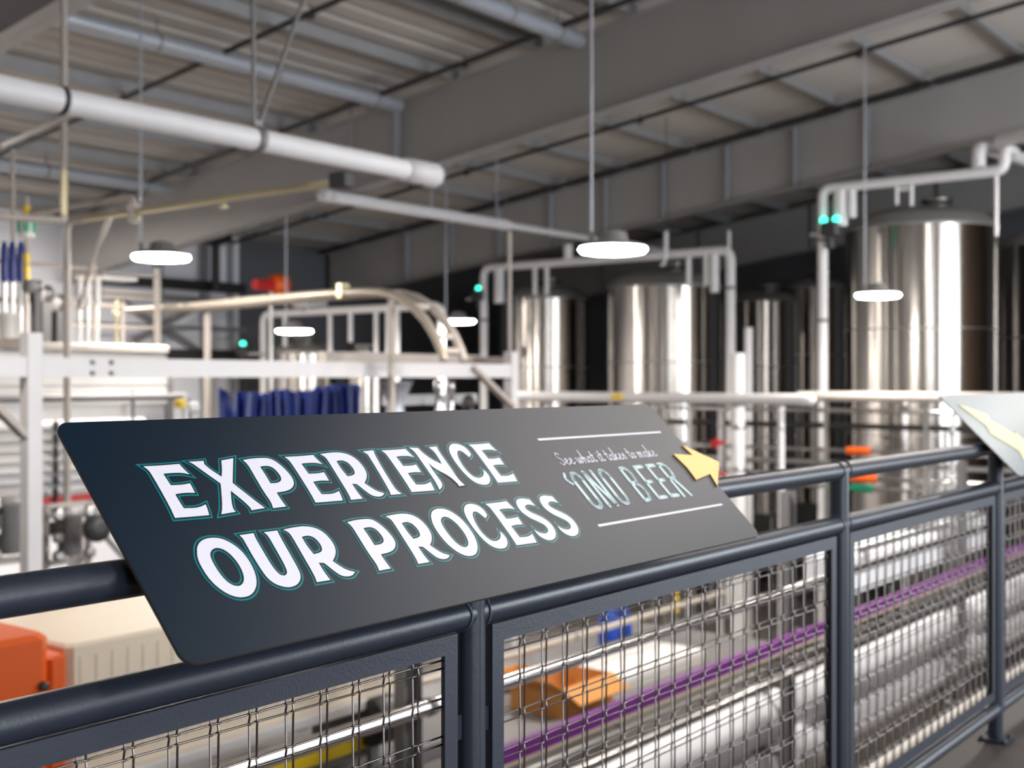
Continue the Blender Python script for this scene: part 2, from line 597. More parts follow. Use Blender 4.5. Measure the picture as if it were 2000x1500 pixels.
for x0, x1 in zip(POSTS[:-1], POSTS[1:]):
    a, b = x0 + .045, x1 - .045
    zt, zb = RM - R0 - .001, .152
    fw, fd = .031, .032
    fr = MB()
    ya = RY - .012
    for p, q in (((a, ya, zt - fw), (b, ya + .004, zt)), ((a, ya, zb), (b, ya + .004, zb + fw)),
                 ((a, ya, zb + fw), (a + fw, ya + .004, zt - fw)), ((b - fw, ya, zb + fw), (b, ya + .004, zt - fw))):
        fr.box(p, q)
    # return legs of the angle
    fr.box((a, ya + .004, zt - .004), (b, ya + fd, zt))
    fr.box((a, ya + .004, zb), (b, ya + fd, zb + .004))
    fr.box((a, ya + .004, zb + .004), (a + .004, ya + fd, zt - .004))
    fr.box((b - .004, ya + .004, zb + .004), (b, ya + fd, zt - .004))
    # tabs to the posts
    for z in (.25, .70):
        fr.box((x0 + .02, RY - .004, z), (a + .001, RY + .004, z + .04))
        fr.box((b - .001, RY - .004, z), (x1 - .02, RY + .004, z + .04))
    # crimped wire mesh: pairs of wires, woven
    ym = ya + .016
    wm = MB()
    px, pz, gap, wr = .0652, .0615, .0130, .00165
    vx, hz = [], []
    x = a + .022 + ((b - a - .04) % px) / 2
    while x < b - .02:
        vx += [x - gap / 2, x + gap / 2]; x += px
    z = zt - .049
    while z > zb + .012:
        hz += [z + gap / 2, z - gap / 2]; z -= pz
    amp, cr = .0019, .0045
    for i, x in enumerate(vx):
        pts = [(x, ym, zt - .008)]
        for j, z in enumerate(hz):
            s = 1 if (i + j) % 2 else -1
            pts += [(x, ym + s * amp * .2, z + cr), (x + .0004 * s, ym + s * amp, z), (x, ym + s * amp * .2, z - cr)]
        pts.append((x, ym, zb + .008))
        wm.tube(pts, wr, 6, False)
    for j, z in enumerate(hz):
        pts = [(a + .008, ym, z)]
        for i, x in enumerate(vx):
            s = -1 if (i + j) % 2 else 1
            pts += [(x - cr, ym + s * amp * .2, z), (x, ym + s * amp, z + .0004 * s), (x + cr, ym + s * amp * .2, z)]
        pts.append((b - .008, ym, z))
        wm.tube(pts, wr, 6, False)
    mp = part(gr, 'mesh_panel', wm, wire_m, 'crimped steel wire mesh')
    part(mp, 'frame', fr, rail_m)

# ------------------------------------------------------------------ the signs
GLYPHS = {
 'E': [[[0.0,90.7],[28.2,90.1],[56.5,90.7],[58.9,81.2],[62.9,71.1],[53.1,74.9],[39.1,76.0],[23.5,75.7],[24.0,65.6],[24.7,55.4],[42.3,54.5],[55.4,56.0],[55.3,47.8],[54.3,39.1],[40.0,40.9],[23.6,39.9],[23.3,27.5],[24.2,15.6],[40.2,14.0],[50.7,15.2],[60.3,18.2],[58.6,9.0],[55.9,0.0],[28.2,0.7],[3.2,1.5],[5.0,19.7],[5.7,55.2],[5.4,78.0],[4.2,84.9]]],
 'X': [[[0.0,94.2],[25.4,94.2],[23.3,87.9],[27.7,78.4],[38.8,63.6],[47.0,76.8],[54.6,92.7],[77.1,95.4],[69.8,83.6],[50.6,51.2],[55.5,42.0],[67.2,21.2],[73.1,10.8],[78.3,2.5],[54.0,1.1],[54.9,5.9],[49.9,18.9],[39.7,38.0],[30.5,19.6],[25.8,6.4],[27.5,1.5],[2.4,0.0],[10.4,10.9],[23.5,36.8],[30.5,52.1],[17.4,71.5],[9.9,83.3],[5.1,90.8]]],
 'P': [[[0.0,90.1],[16.9,91.8],[33.6,91.7],[44.5,90.8],[50.3,88.6],[56.8,82.7],[63.5,70.2],[67.0,54.9],[66.1,44.6],[61.5,36.9],[52.3,30.4],[39.6,27.3],[22.9,26.5],[22.8,13.9],[24.1,0.2],[0.4,0.0],[3.4,11.7],[1.8,29.3],[3.1,63.8],[3.8,81.3]],[[22.6,75.6],[31.5,76.4],[38.8,75.6],[45.2,70.9],[48.2,59.5],[46.8,50.7],[42.4,46.0],[34.0,43.4],[22.4,43.9],[23.1,60.2]]],
 'R': [[[0.0,92.2],[20.0,93.9],[40.6,93.5],[56.7,88.4],[67.1,77.2],[70.5,60.8],[68.2,48.2],[60.8,37.8],[49.8,29.3],[55.4,21.0],[63.5,11.6],[75.9,5.7],[67.2,0.6],[55.7,0.7],[47.0,4.7],[41.5,13.0],[36.0,23.6],[33.0,28.5],[24.4,30.1],[23.9,13.2],[25.8,0.0],[1.4,0.3],[4.3,11.4],[6.0,47.2],[7.5,79.9],[6.0,87.1]],[[23.4,76.3],[32.7,77.1],[38.4,76.0],[44.8,71.1],[47.3,59.5],[44.6,50.2],[38.0,46.0],[25.2,45.1],[22.6,59.9]]],
 'I': [[[3.9,91.3],[28.4,92.2],[24.9,82.5],[21.2,54.9],[18.0,13.4],[20.0,6.8],[24.4,0.0],[0.0,0.6],[3.3,8.4],[8.3,56.0],[9.9,84.3]]],
 'N': [[[0.0,92.8],[20.7,90.7],[23.7,80.1],[33.7,63.9],[49.3,52.4],[51.4,60.9],[53.1,79.9],[47.3,90.8],[67.9,91.3],[64.5,80.9],[64.4,49.5],[62.9,23.8],[64.1,13.5],[67.7,3.8],[53.2,3.2],[53.5,10.2],[46.1,27.0],[25.4,44.0],[19.9,57.2],[18.1,39.5],[18.3,20.9],[18.2,12.6],[11.9,4.8],[1.5,0.0],[5.1,13.8],[6.3,38.8],[6.5,67.5],[6.7,84.6]]],
 'C': [[[53.6,68.4],[44.3,62.7],[40.8,68.3],[37.1,76.1],[31.7,79.3],[24.9,78.0],[18.2,69.9],[13.4,56.0],[11.9,38.6],[15.9,24.3],[22.4,17.7],[33.3,16.2],[44.2,19.8],[52.1,26.6],[54.3,33.5],[58.5,28.7],[59.3,18.9],[55.4,10.4],[46.0,2.5],[35.6,0.0],[21.2,2.2],[9.9,10.1],[2.8,25.4],[0.0,48.3],[1.4,69.2],[6.7,83.0],[15.2,91.4],[24.8,95.4],[36.8,95.2],[48.7,90.0],[54.7,80.0]]],
 'O': [[[5.7,77.4],[10.0,85.3],[17.9,92.5],[28.1,96.4],[40.7,96.8],[52.9,93.7],[63.3,84.9],[71.4,72.0],[74.6,55.4],[73.7,38.2],[69.1,23.2],[61.6,11.8],[50.8,3.2],[39.3,0.0],[26.4,1.4],[14.5,9.0],[5.1,23.1],[0.6,39.0],[0.0,57.1],[2.0,69.4]],[[21.7,70.7],[28.0,77.6],[35.7,80.4],[44.1,78.2],[50.5,71.0],[54.6,60.0],[56.0,45.4],[53.7,32.9],[49.8,25.1],[43.5,19.1],[35.7,17.4],[28.2,21.1],[23.1,28.9],[20.1,42.7],[19.6,57.6]]],
 'U': [[[0.0,92.5],[24.3,93.0],[22.6,86.4],[22.0,73.0],[21.5,40.5],[23.0,28.5],[26.0,21.5],[31.9,19.0],[38.1,21.7],[40.7,27.1],[42.6,38.6],[43.9,69.9],[44.5,85.7],[41.0,92.3],[64.5,92.2],[63.2,83.9],[61.4,49.2],[60.1,25.4],[57.6,15.5],[51.8,7.6],[42.0,1.7],[30.4,0.0],[20.0,2.3],[9.6,9.1],[3.8,18.7],[1.8,32.0],[1.3,55.4],[2.2,80.3],[2.5,86.9]]],
 'S': [[[48.9,73.2],[38.3,78.3],[27.6,78.8],[19.9,74.7],[19.3,68.7],[27.5,60.1],[41.5,51.2],[51.6,40.3],[54.8,28.6],[52.0,16.1],[44.6,7.5],[34.8,1.7],[20.9,0.0],[9.0,4.5],[1.4,13.3],[0.0,21.3],[1.7,27.4],[4.0,22.4],[11.4,17.5],[21.2,15.1],[31.4,17.2],[37.3,24.4],[36.0,32.6],[27.1,40.4],[11.4,51.6],[2.8,63.8],[1.3,75.2],[5.3,86.0],[12.5,91.8],[24.4,93.8],[38.1,91.1],[46.4,89.0],[47.5,81.5]]],
}



def offset_loop(q, d):
    """moves a closed outline outwards by d (mitred)"""
    n = len(q)
    A = sum(q[i][0] * q[(i + 1) % n][1] - q[(i + 1) % n][0] * q[i][1] for i in range(n))
    sgn = 1 if A > 0 else -1
    out = []
    for i in range(n):
        p0, p1, p2 = Vector(q[i - 1]), Vector(q[i]), Vector(q[(i + 1) % n])
        e1, e2 = (p1 - p0), (p2 - p1)
        if e1.length < 1e-9 or e2.length < 1e-9:
            out.append(tuple(p1)); continue
        e1.normalize(); e2.normalize()
        n1, n2 = Vector((e1.y, -e1.x)) * sgn, Vector((e2.y, -e2.x)) * sgn
        bs = n1 + n2
        if bs.length < .2:
            bs = n1
        bs.normalize()
        k = d / max(.42, bs.dot(n1))
        out.append(tuple(p1 + bs * k))
    return out


def smooth_loop(q):
    """one round of corner cutting that keeps sharp corners"""
    n = len(q)
    out = []
    for i in range(n):
        p0, p1, p2 = Vector(q[i - 1]), Vector(q[i]), Vector(q[(i + 1) % n])
        d1, d2 = p1 - p0, p2 - p1
        if d1.length < 1e-9 or d2.length < 1e-9:
            continue
        if d1.angle(d2) > 0.75:
            out.append(tuple(p1))
        else:
            out += [tuple(p1 - d1 * .25), tuple(p1 + d2 * .25)]
    return out


SU0, SV0 = 1.574, -0.163          # sign origin: middle of its lower edge (u along the rail, v up the slope)
SC = math.radians(45)
P0 = Vector((0, RY, RT)) + Vector((0, -math.sin(SC), math.cos(SC))) * .047


def sign_root(u0, label):
    base = P0 + Vector((u0, SV0 * math.cos(SC), SV0 * math.sin(SC)))
    return thing('interpretive_sign', label, 'sign', base, None, (SC, 0, 0))


def rrect(x0, y0, x1, y1, r, n=8):
    out = []
    for cx, cy, a0 in ((x1 - r, y0 + r, -90), (x1 - r, y1 - r, 0), (x0 + r, y1 - r, 90), (x0 + r, y0 + r, 180)):
        for k in range(n + 1):
            a = math.radians(a0 + 90 * k / n)
            out.append((cx + r * math.cos(a), cy + r * math.sin(a)))
    return out


SW, SHT = 1.448, 0.383


def sign_panel(t, w, m_=None):
    o = rrect(-w / 2, 0, w / 2, SHT, .02)
    MB().prism([o], -.0042, -.0006).build('backing', edge_m, t, None, 'dark composite core')
    MB().prism([offset_loop(o, -.0004)], -.0006, 0).build('panel', m_ or sign_m, t)
    for x in (-w * .3, w * .3):
        m = MB()
        m.bbox((x - .04, .05, -.012), (x + .04, .30, -.0042), .003)
        m.box((x - .012, .138, -.034), (x + .012, .188, -.012))
        b = m.build('bracket', rail_m, t)
        c = MB()
        c.lathe((x - .03, .163, -.047), [(R0 + .0035, 0), (R0 + .0035, .06)], 20, (1, 0, 0))
        c.build('clamp', rail_m, b)


sg = sign_root(SU0, 'dark navy gallery sign reading EXPERIENCE OUR PROCESS with a gold arrow')
sign_panel(sg, SW)


def loc(u, v):
    return (u - SU0, v - SV0)


def place(ch, u, v, kw=1.0):
    return [[(u - SU0 + p[0] / 1000.0 * kw, v - SV0 + p[1] / 1000.0) for p in q] for q in GLYPHS[ch]]


HEAD1 = [('E', .9419), ('X', 1.0145), ('P', 1.1058), ('E', 1.1828), ('R', 1.2535), ('I', 1.3401), ('E', 1.3850), ('N', 1.4510), ('C', 1.5358), ('E', 1.6010)]
HEAD2 = [('O', .9426), ('U', 1.0254), ('R', 1.1005), ('P', 1.2200), ('R', 1.3000), ('O', 1.3838), ('C', 1.4668), ('E', 1.5348), ('S', 1.6068), ('S', 1.6735)]
VB = {'O': -.0035, 'U': -.001, 'C': -.0005, 'S': -.001}
letters = []
for line, vb in ((HEAD1, .0460), (HEAD2, -.0836)):
    for ch, u in line:
        letters.append(place(ch, u, vb + VB.get(ch, 0) - (.0008 if ch in 'XR' else 0)))
white, dark, teal = MB(), MB(), MB()
for g in letters:
    sm = [smooth_loop(q) for q in g]
    white.prism(sm, .0009, .0009)
    dark.prism([offset_loop(q, .0026 if i == 0 else -.0026) for i, q in enumerate(sm)], .0006, .0006)
    teal.prism([offset_loop(q, .0048 if i == 0 else -.0048) for i, q in enumerate(sm)], .0003, .0003)
tl = teal.build('heading_outline', teal_m, sg, None, 'thin teal outline around the letters')
dark.build('outline_gap', sign_m, tl)
white.build('heading_lettering', ink_m, sg, None, 'white capitals EXPERIENCE OUR PROCESS')

# rules above and below the slogan
m = MB()
m.prism([[loc(1.805, .1352), loc(2.247, .1337), loc(2.247, .1382), loc(1.805, .1404)]], .0005, .0005)
m.prism([[loc(1.786, -.0742), loc(2.249, -.0740), loc(2.249, -.0695), loc(1.786, -.0690)]], .0005, .0005)
m.build('rule_line', ink_m, sg)


def ribbon(mb, pts, wdt, h):
    r = wdt / 2
    for i, p in enumerate(pts):
        mb.prism([[(p[0] + r * math.cos(2 * PI * k / 8), p[1] + r * math.sin(2 * PI * k / 8)) for k in range(8)]], h, h)
        if i:
            a, b = Vector(pts[i - 1]), Vector(p)
            d = b - a
            if d.length < 1e-6: continue
            nrm = Vector((-d.y, d.x)).normalized() * r
            mb.prism([[tuple(a + nrm), tuple(a - nrm), tuple(b - nrm), tuple(b + nrm)]], h, h)


def arc(cx, cy, rx, ry, a0, a1, n=10):
    return [(cx + rx * math.cos(math.radians(a0 + (a1 - a0) * k / n)), cy + ry * math.sin(math.radians(a0 + (a1 - a0) * k / n))) for k in range(n + 1)]


# condensed capitals, height 1, stroke centre lines, width in units
COND = {
    "'": (.16, [[(.10, .98), (.02, .86), (.06, .76), (.13, .70)]]),
    'O': (.37, [arc(.185, .78, .15, .19, 0, 180) + arc(.185, .22, .15, .19, 180, 360) + [(.335, .78)]]),
    'N': (.40, [[(.05, 0.03), (.05, .97), (.34, .03), (.34, .97)]]),
    'B': (.39, [[(.05, .03), (.05, .96), (.20, .96)] + arc(.19, .74, .13, .21, 80, -80) + [(.05, .52)], [(.05, .52), (.2, .51)] + arc(.19, .27, .15, .23, 80, -80) + [(.05, .04)]]),
    'E': (.40, [[(.36, .95), (.05, .95), (.05, .05), (.36, .05)], [(.05, .51), (.27, .51)]]),
    'R': (.45, [[(.05, .0), (.05, .96), (.22, .96)] + arc(.20, .74, .14, .21, 80, -80) + [(.05, .52)], [(.2, .52), (.37, .0)]]),
}
m = MB()
HT = .0895
for ch, u in (("'", 1.794), ('O', 1.8135), ('N', 1.8585), ('O', 1.9060), ('B', 1.9850), ('E', 2.0370), ('E', 2.0840), ('R', 2.1290)):
    for st in COND[ch][1]:
        ribbon(m, [loc(u + p[0] * HT, -.0362 + p[1] * HT) for p in st], .0088 if ch != "'" else .007, .0006)
m.build('slogan_lettering', pale_m, sg, None, "pale aqua condensed capitals 'ONO BEER")

# handwritten line: stroke letters, x-height 1
SCR = {
    'S': (1.25, [[(1.05, 1.75)] + arc(.62, 1.55, .36, .42, 40, 230) + arc(.58, .52, .42, .52, 70, -170)]),
    'e': (.95, [[(0, .25), (.45, .55), (.68, .78)] + arc(.45, .7, .22, .28, 20, 180) + arc(.5, .42, .28, .42, 180, 300) + [(.95, .25)]]),
    'w': (1.35, [[(.05, .95), (.12, .3), (.3, .02), (.52, .25), (.62, .9), (.66, .3), (.82, .02), (1.05, .3), (1.12, .95), (1.3, .8)]]),
    'h': (1.05, [[(.22, 2.1), (.14, 0)], [(.16, .45), (.4, .92), (.62, .85), (.66, .3), (.78, .02), (1.0, .2)]]),
    'a': (1.05, [arc(.42, .48, .32, .46, 40, 330), [(.76, .95), (.72, .25), (.84, .02), (1.05, .22)]]),
    't': (.75, [[(.32, 1.75), (.28, .3), (.42, .02), (.7, .2)], [(.02, 1.1), (.6, 1.14)]]),
    'i': (.5, [[(.2, .95), (.18, .25), (.3, .02), (.5, .2)], [(.22, 1.4), (.24, 1.42)]]),
    'k': (1.0, [[(.22, 2.1), (.14, 0)], [(.7, .95), (.2, .45), (.6, .3), (.72, .02), (1.0, .2)]]),
    's': (.8, [[(.0, .2), (.36, 1.0), (.6, .45)] + arc(.36, .3, .24, .28, 30, -160)]),
    'o': (.95, [arc(.42, .48, .32, .46, 90, 450), [(.5, .92), (.9, .8)]]),
    'm': (1.5, [[(.1, .95), (.1, 0)], [(.12, .55), (.34, .94), (.54, .8), (.56, 0)], [(.58, .55), (.8, .94), (1.02, .8), (1.06, .25), (1.18, .02), (1.45, .2)]]),
}
txt = 'See what it takes to make'
adv = [(SCR[c][0] if c != ' ' else .62) for c in txt]
um, XH = (2.160 - 1.815) / sum(adv), .0150
m = MB()
u = 1.815
for c, a in zip(txt, adv):
    if c != ' ':
        for st in SCR[c][1]:
            ribbon(m, [loc(u + p[0] * um, .0722 + p[1] * XH) for p in st], .0030, .0006)
    u += a * um
m.build('script_lettering', ink_m, sg, None, 'small white handwritten line')
ar = [(2.2832, .0933), (2.3736, .0386), (2.3725, .0340), (2.2857, -.0259), (2.2980, .0084), (2.2239, -.0023), (2.2288, .0331), (2.2195, .0711), (2.2920, .0632)]
MB().prism([[loc(*p) for p in ar][::-1]], .0004, .0030).build('arrow', gold_m, sg, None, 'gold zigzag arrow overhanging the edge')

# second sign further along
U2 = 4.212
s2 = sign_root(U2 + SW / 2, 'pale second sign further along the guardrail with a yellow arrow')
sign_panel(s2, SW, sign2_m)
hw = SW / 2
m = MB()
m.prism([[(-hw + .10, .335), (-hw + .30, .275), (-hw + .27, .245), (-hw + .40, .17), (-hw + .42, .19), (-hw + .43, .05), (-hw + .20, .06), (-hw + .25, .10), (-hw + .13, .19), (-hw + .17, .225)][::-1]], .0004, .003)
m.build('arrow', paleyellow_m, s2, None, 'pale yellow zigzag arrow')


# ------------------------------------------------------------------ pendant lamps
def lamp(px, py, d, r, label, cable=-40, at=None, watts=1.0):
    p = AD(px, py, d) if at is None else Vector(at)
    t = thing('pendant_lamp', label, 'lamp', p, 'pendant high bay lamps')
    part(t, 'lens', MB().lathe(p, [(r * .70, -.034), (r * .93, -.024), (r, 0), (r * .97, .018)], 32), lens_m, 'glowing white lens')
    h = MB().lathe(p, [(r * .98, .019), (r * .94, .04), (r * .45, .075), (r * .40, .15), (r * .2, .17)], 28)
    hs = part(t, 'housing', h, grey_m)
    off = Vector((ST, -CT, 0)) * (cable / F * (d if d else 8))
    top = p + off
    c = MB().tube([top + V(0, 0, .05), (top.x, top.y, roofz(top.y) - .02)], .012, 8)
    part(t, 'cable', c, galv_m)
    hk = MB().tube([top + V(0, 0, .06), top + V(0, 0, .16)], .022, 10)
    hk.beam(top + V(0, 0, .06), p + V(0, 0, .10), .03, .025)
    part(t, 'hook', hk, grey_m)
    l = bpy.data.lights.new('lamp_light', 'AREA')
    l.shape = 'DISK'
    l.size = r * 1.6
    l.energy = LAMP_W * watts
    l.color = (1.0, 0.93, 0.84)
    lo = bpy.data.objects.new('lamp_light', l)
    COL.objects.link(lo)
    lo.parent = t
    lo.location = (0, 0, -.045)
    return t


lamp(1197, 488, 10.6, .30, 'bright pendant lamp on a long rod in front of the middle tanks', -42)
lamp(315, 503, 12.8, .30, 'pendant lamp hanging before the white wall under the brass conduit', -40)
lamp(1715, 577, 16.6, .30, 'pendant lamp in front of the tallest steel tank on the right', -26)
lamp(575, 647, 20.0, .30, 'small pendant lamp above the little tank beyond the curved conveyor track', -16, None, 3.0)
lamp(895, 628, 21.2, .30, 'small pendant lamp just beyond the falling end of the curved conveyor track', -24)
# unseen pendants; those labelled added brighten the sign, cylinders and far wall
for x, y, z, wt, lab in ((16.4, .2, 5.2, 1.0, 'added unseen pendant lamp for the sign, high over the far gallery walkway'),
                    (2.0, -3.5, 4.6, .7, 'pendant lamp over the gallery behind the viewer'), (12.6, 2.5, 4.8, 1.3, 'added pendant lamp brightening the white lying cylinders from beyond the picture edge'), (2.6, 7.5, 3.6, 1.2, 'pendant lamp over the conveyors beyond the picture edge'),
                    (18.4, 3.0, 4.4, 1.2, 'pendant lamp beyond the picture edge beside the tallest tank'), (7.6, 15.2, 3.2, 2.2, 'added pendant lamp over the white cabinet beyond the picture edge, brightening the far wall'), (9.1, 18.0, 4.2, 6.0, 'added pendant lamp brightening the white far wall from beyond the picture edge')):
    lamp(0, 0, 0, .30, lab, 0, (x, y, z), wt)


# ------------------------------------------------------------------ steel tanks
def tank(x, y, r, rim, label, hdome=None, legs=True):
    base = FLOOR
    t = thing('beer_tank', label, 'tank', (x, y, base), 'stainless beer tanks')
    hd = hdome if hdome else r * .26
    zb = base + 1.55
    n = 64
    part(t, 'shell', MB().lathe((x, y, 0), [(r, zb), (r, rim)], n), steel_m)
    prof = [(r * 1.012, rim - .06), (r * 1.012, rim), (r * .98, rim + .02)]
    for k in range(1, 9):
        a = k / 8 * PI / 2
        prof.append((r * .96 * math.cos(a) ** .8 if k < 8 else .01, rim + .02 + hd * math.sin(a)))
    part(t, 'top_head', MB().lathe((x, y, 0), prof, 48), head_m)
    part(t, 'bottom_head', MB().lathe((x, y, 0), [(r * .16, base + .62), (r * .2, base + .66), (r * .97, zb - .04), (r, zb)], 48), head_m)
    for z in (zb + .02, zb + (rim - zb) * .36, zb + (rim - zb) * .68):
        part(t, 'weld_seam', MB().lathe((x, y, 0), [(r * .999, z - .012), (r + .006, z - .006), (r + .006, z + .006), (r * .999, z + .012)], n), satin_m)
    mh = MB().lathe((x - r * .2, y - r * .3, 0), [(.23, rim + hd * .6), (.23, rim + hd + .08), (.27, rim + hd + .08), (.27, rim + hd + .12), (.2, rim + hd + .15)], 20)
    part(t, 'manway', mh, satin_m)
    for k in range(4):
        a = PI / 4 + k * PI / 2
        cx, cy = x + r * .86 * math.cos(a), y + r * .86 * math.sin(a)
        lg = part(t, 'leg', MB().tube([(cx, cy, base + .02), (cx, cy, zb + .1)], .07, 10), satin_m)
        part(lg, 'foot_pad', MB().lathe((cx, cy, base), [(.14, 0), (.14, .02), (.08, .03)], 12), satin_m)
    v = MB().tube([(x, y, base + .64), (x, y, base + .42), (x - .5, y - .3, base + .42)], .05, 10)
    part(t, 'outlet', v, tube_m)
    return t


TX = 21.0
def tank_px(px, prx, rimy, X, label):
    p = AX(px, rimy, X)
    d = CT * p.x + ST * p.y
    return tank(p.x, p.y, prx * d / F, p.z, label)


tank_px(1797, 142, 447, 21.0, 'tallest bright stainless tank on the right behind a pendant lamp')
tank_px(1297, 112, 560, 21.0, 'wide stainless tank in the middle with a broad bright stripe')
tank_px(1062, 88, 582, 21.0, 'stainless tank beside the gantry end post, narrower than its neighbour')
tank_px(1490, 62, 586, 24.6, 'narrow stainless tank standing back between the middle and the tallest tank')
tank_px(2060, 108, 478, 24.0, 'stainless tank cut by the picture edge beyond the tallest tank')
tank_px(592, 62, 686, 17.2, 'small stainless tank under a pendant lamp seen over the white gantry beam')
tank_px(708, 32, 694, 18.0, 'slim stainless tank next to the small one seen over the white gantry beam')
tank_px(1590, 60, 560, 27.5, 'dark tank in the back row partly behind the white riser pipe')


# ------------------------------------------------------------------ white pipe loops over the tanks
def white_pipe(name, label, pts, r, m=None, fillet=.16, rings=(), group='white insulated pipes'):
    t = thing(name, label, 'pipe', pts[0], group)
    part(t, 'pipe', MB().tube(bend(pts, fillet), r, 14), m or white_m)
    for a, b, f in rings:
        a, b = Vector(a), Vector(b)
        c = a.lerp(b, f)
        part(t, 'joint_ring', MB().lathe(c, [(r * 1.02, -.03), (r * 1.14, -.025), (r * 1.14, .025), (r * 1.02, .03)], 14, (b - a)), grey_m)
    return t


def drop(x, y, z0, z1, r=.05):
    return MB().tube([(x, y, z0), (x, y, z1)], r, 10)


# loop over the middle pair of tanks
X1 = 19.55
a, b = AX(945, 520, X1), AX(1427, 493, X1)
zz = (a.z + b.z) / 2
wp = white_pipe('pipe_loop', 'white insulated pipe loop arching over the two middle tanks',
                [V(X1, a.y, FLOOR + .3), V(X1, a.y, zz), V(X1, b.y, zz), V(X1, b.y, FLOOR + .3)], .085, None, .2,
                [(V(X1, a.y, FLOOR), V(X1, a.y, zz), .84), (V(X1, b.y, FLOOR), V(X1, b.y, zz), .9)])
for px, w_ in ((975, .11), (1045, .05), (1068, .05), (1345, .05), (1380, .06), (1396, .09)):
    q = AX(px, 500, X1)
    part(wp, 'drop_pipe', drop(X1, q.y, zz - .06, zz - .62 if w_ < .08 else zz - .75, w_), white_m)
q = AX(1110, 480, X1)
part(wp, 'vent_stub', MB().lathe((X1, q.y, zz), [(.09, .05), (.09, .32), (.10, .34), (.02, .36)], 14), white_m)
q = AX(1424, 480, X1)
part(wp, 'vent_stub', MB().tube([(X1, q.y, zz), (X1, q.y, zz + .35)], .03, 8), white_m)
# loop over the tallest tank
X2 = 18.3
a, b = AX(1607, 368, X2), AX(1962, 334, X2)
zz = (a.z + b.z) / 2
wp2 = white_pipe('pipe_loop', 'white insulated pipe loop rising beside and over the tallest tank',
                 [V(X2, a.y, FLOOR + .3), V(X2, a.y, zz), V(X2, b.y, zz), V(X2, b.y, zz + .32), V(X2 + .5, b.y, zz + .34)], .08, None, .15,
                 [(V(X2, a.y, FLOOR), V(X2, a.y, zz), f) for f in (.5, .72, .89)])
for px, w_ in ((1642, .11), (1664, .07)):
    q = AX(px, 400, X2)
    part(wp2, 'drop_pipe', drop(X2, q.y, zz - .05, zz - (.62 if w_ > .1 else .5), w_), white_m)
q = AX(1768, 400, X2)
hm = drop(X2, q.y - .10, zz - .06, zz - .40, .03)
hm.tube([(X2, q.y + .13, zz - .06), (X2, q.y + .13, zz - .36)], .03, 10)
hm.beam((X2, q.y - .1, zz - .13), (X2, q.y + .13, zz - .13), .03, .05)
part(wp2, 'pipe_saddle', hm, white_m)
q = AX(1946, 400, X2)
part(wp2, 'drop_pipe', drop(X2, q.y, zz - .05, zz - .95, .03), white_m)
q = AX(1912, 330, X2)
white_pipe('pipe_header', 'white elbow pipe standing on the loop over the tallest tank',
           [V(X2, q.y, zz + .082), V(X2, q.y, zz + .38), V(X2 + 1.6, q.y - .1, zz + .46), V(X2 + 4.5, q.y - .5, zz + .40)], .10, None, .14)
q = AX(1985, 330, X2)
white_pipe('pipe_header', 'white pipe running out of the picture at the right above the tallest tank',
           [V(X2 + .1, q.y + .25, zz + .46), V(X2 - 1.2, q.y - .9, zz + .28), V(X2 - 1.2, q.y - .9, zz - .1), V(X2 - 2.2, q.y - 2, zz - .15)], .10, None, .12)
# loop over the small tanks
X3 = 16.4
a, b = AX(592, 546, X3), AX(862, 572, X3)
wp3 = white_pipe('pipe_loop', 'white pipe loop with several drops behind the curved conveyor track',
                 [V(X3, AX(515, 600, X3).y, FLOOR + .3), V(X3, AX(515, 600, X3).y, 2.62), V(X3, b.y, 2.62), V(X3, b.y, FLOOR + .3)], .075, None, .2)
for px, z1 in ((557, 1.95), (645, 1.75), (735, 1.2), (758, 1.7), (776, 1.2), (685, 2.0)):
    q = AX(px, 600, X3)
    part(wp3, 'drop_pipe', drop(X3, q.y, 2.56, z1 if px not in (735, 776) else FLOOR + .5, .05), white_m)
q = AX(605, 560, X3)
bm = MB().bbox((X3 - .3, q.y - .22, 2.70), (X3 + .3, q.y + .22, 2.95), .03)
bm.tube([(X3, q.y, 2.6), (X3, q.y, 2.75)], .08, 10)
part(wp3, 'junction_box', bm, paint_m)

# long white pipes at eye level in front of the tanks
for Xp, pa, pb, py, r, lab in ((16.0, 1010, 1580, 777, .085, 'white pipe across the tank fronts at eye level, ending in a round cap'),
                               (16.8, 1560, 2080, 776, .075, 'dull white pipe continuing across the front of the tallest tank')):
    q0, q1 = AX(pa, py, Xp), AX(pb, py, Xp)
    z = (q0.z + q1.z) / 2
    t = thing('cross_pipe', lab, 'pipe', (Xp, q1.y, z), 'eye level pipes across the tanks')
    part(t, 'pipe', MB().tube([(Xp, q0.y, z), (Xp, q1.y, z)], r, 14), paint_m if r > .08 else warm_m)
    part(t, 'end_cap', MB().lathe((Xp, q1.y, z), [(r * 1.08, -.12), (r * 1.1, 0), (r * .9, .06), (r * .4, .09)], 14, (0, -1, 0)), paint_m)
    if Xp < 16.5:
        y = AX(1211, 778, Xp).y
        part(t, 'yellow_tag', MB().bbox((Xp - r - .02, y - .10, z - .03), (Xp - r * .5, y + .10, z + .06), .01), yellow_m)
    for f in (.1, .5):
        y = q0.y + (q1.y - q0.y) * f
        m = MB().beam((Xp + .14, y, FLOOR), (Xp + .14, y, z + .02), .06, .06)
        m.beam((Xp + .14, y, z - .03), (Xp + r * .8, y, z - .03), .05, .04)
        part(t, 'support_post', m, satin_m)

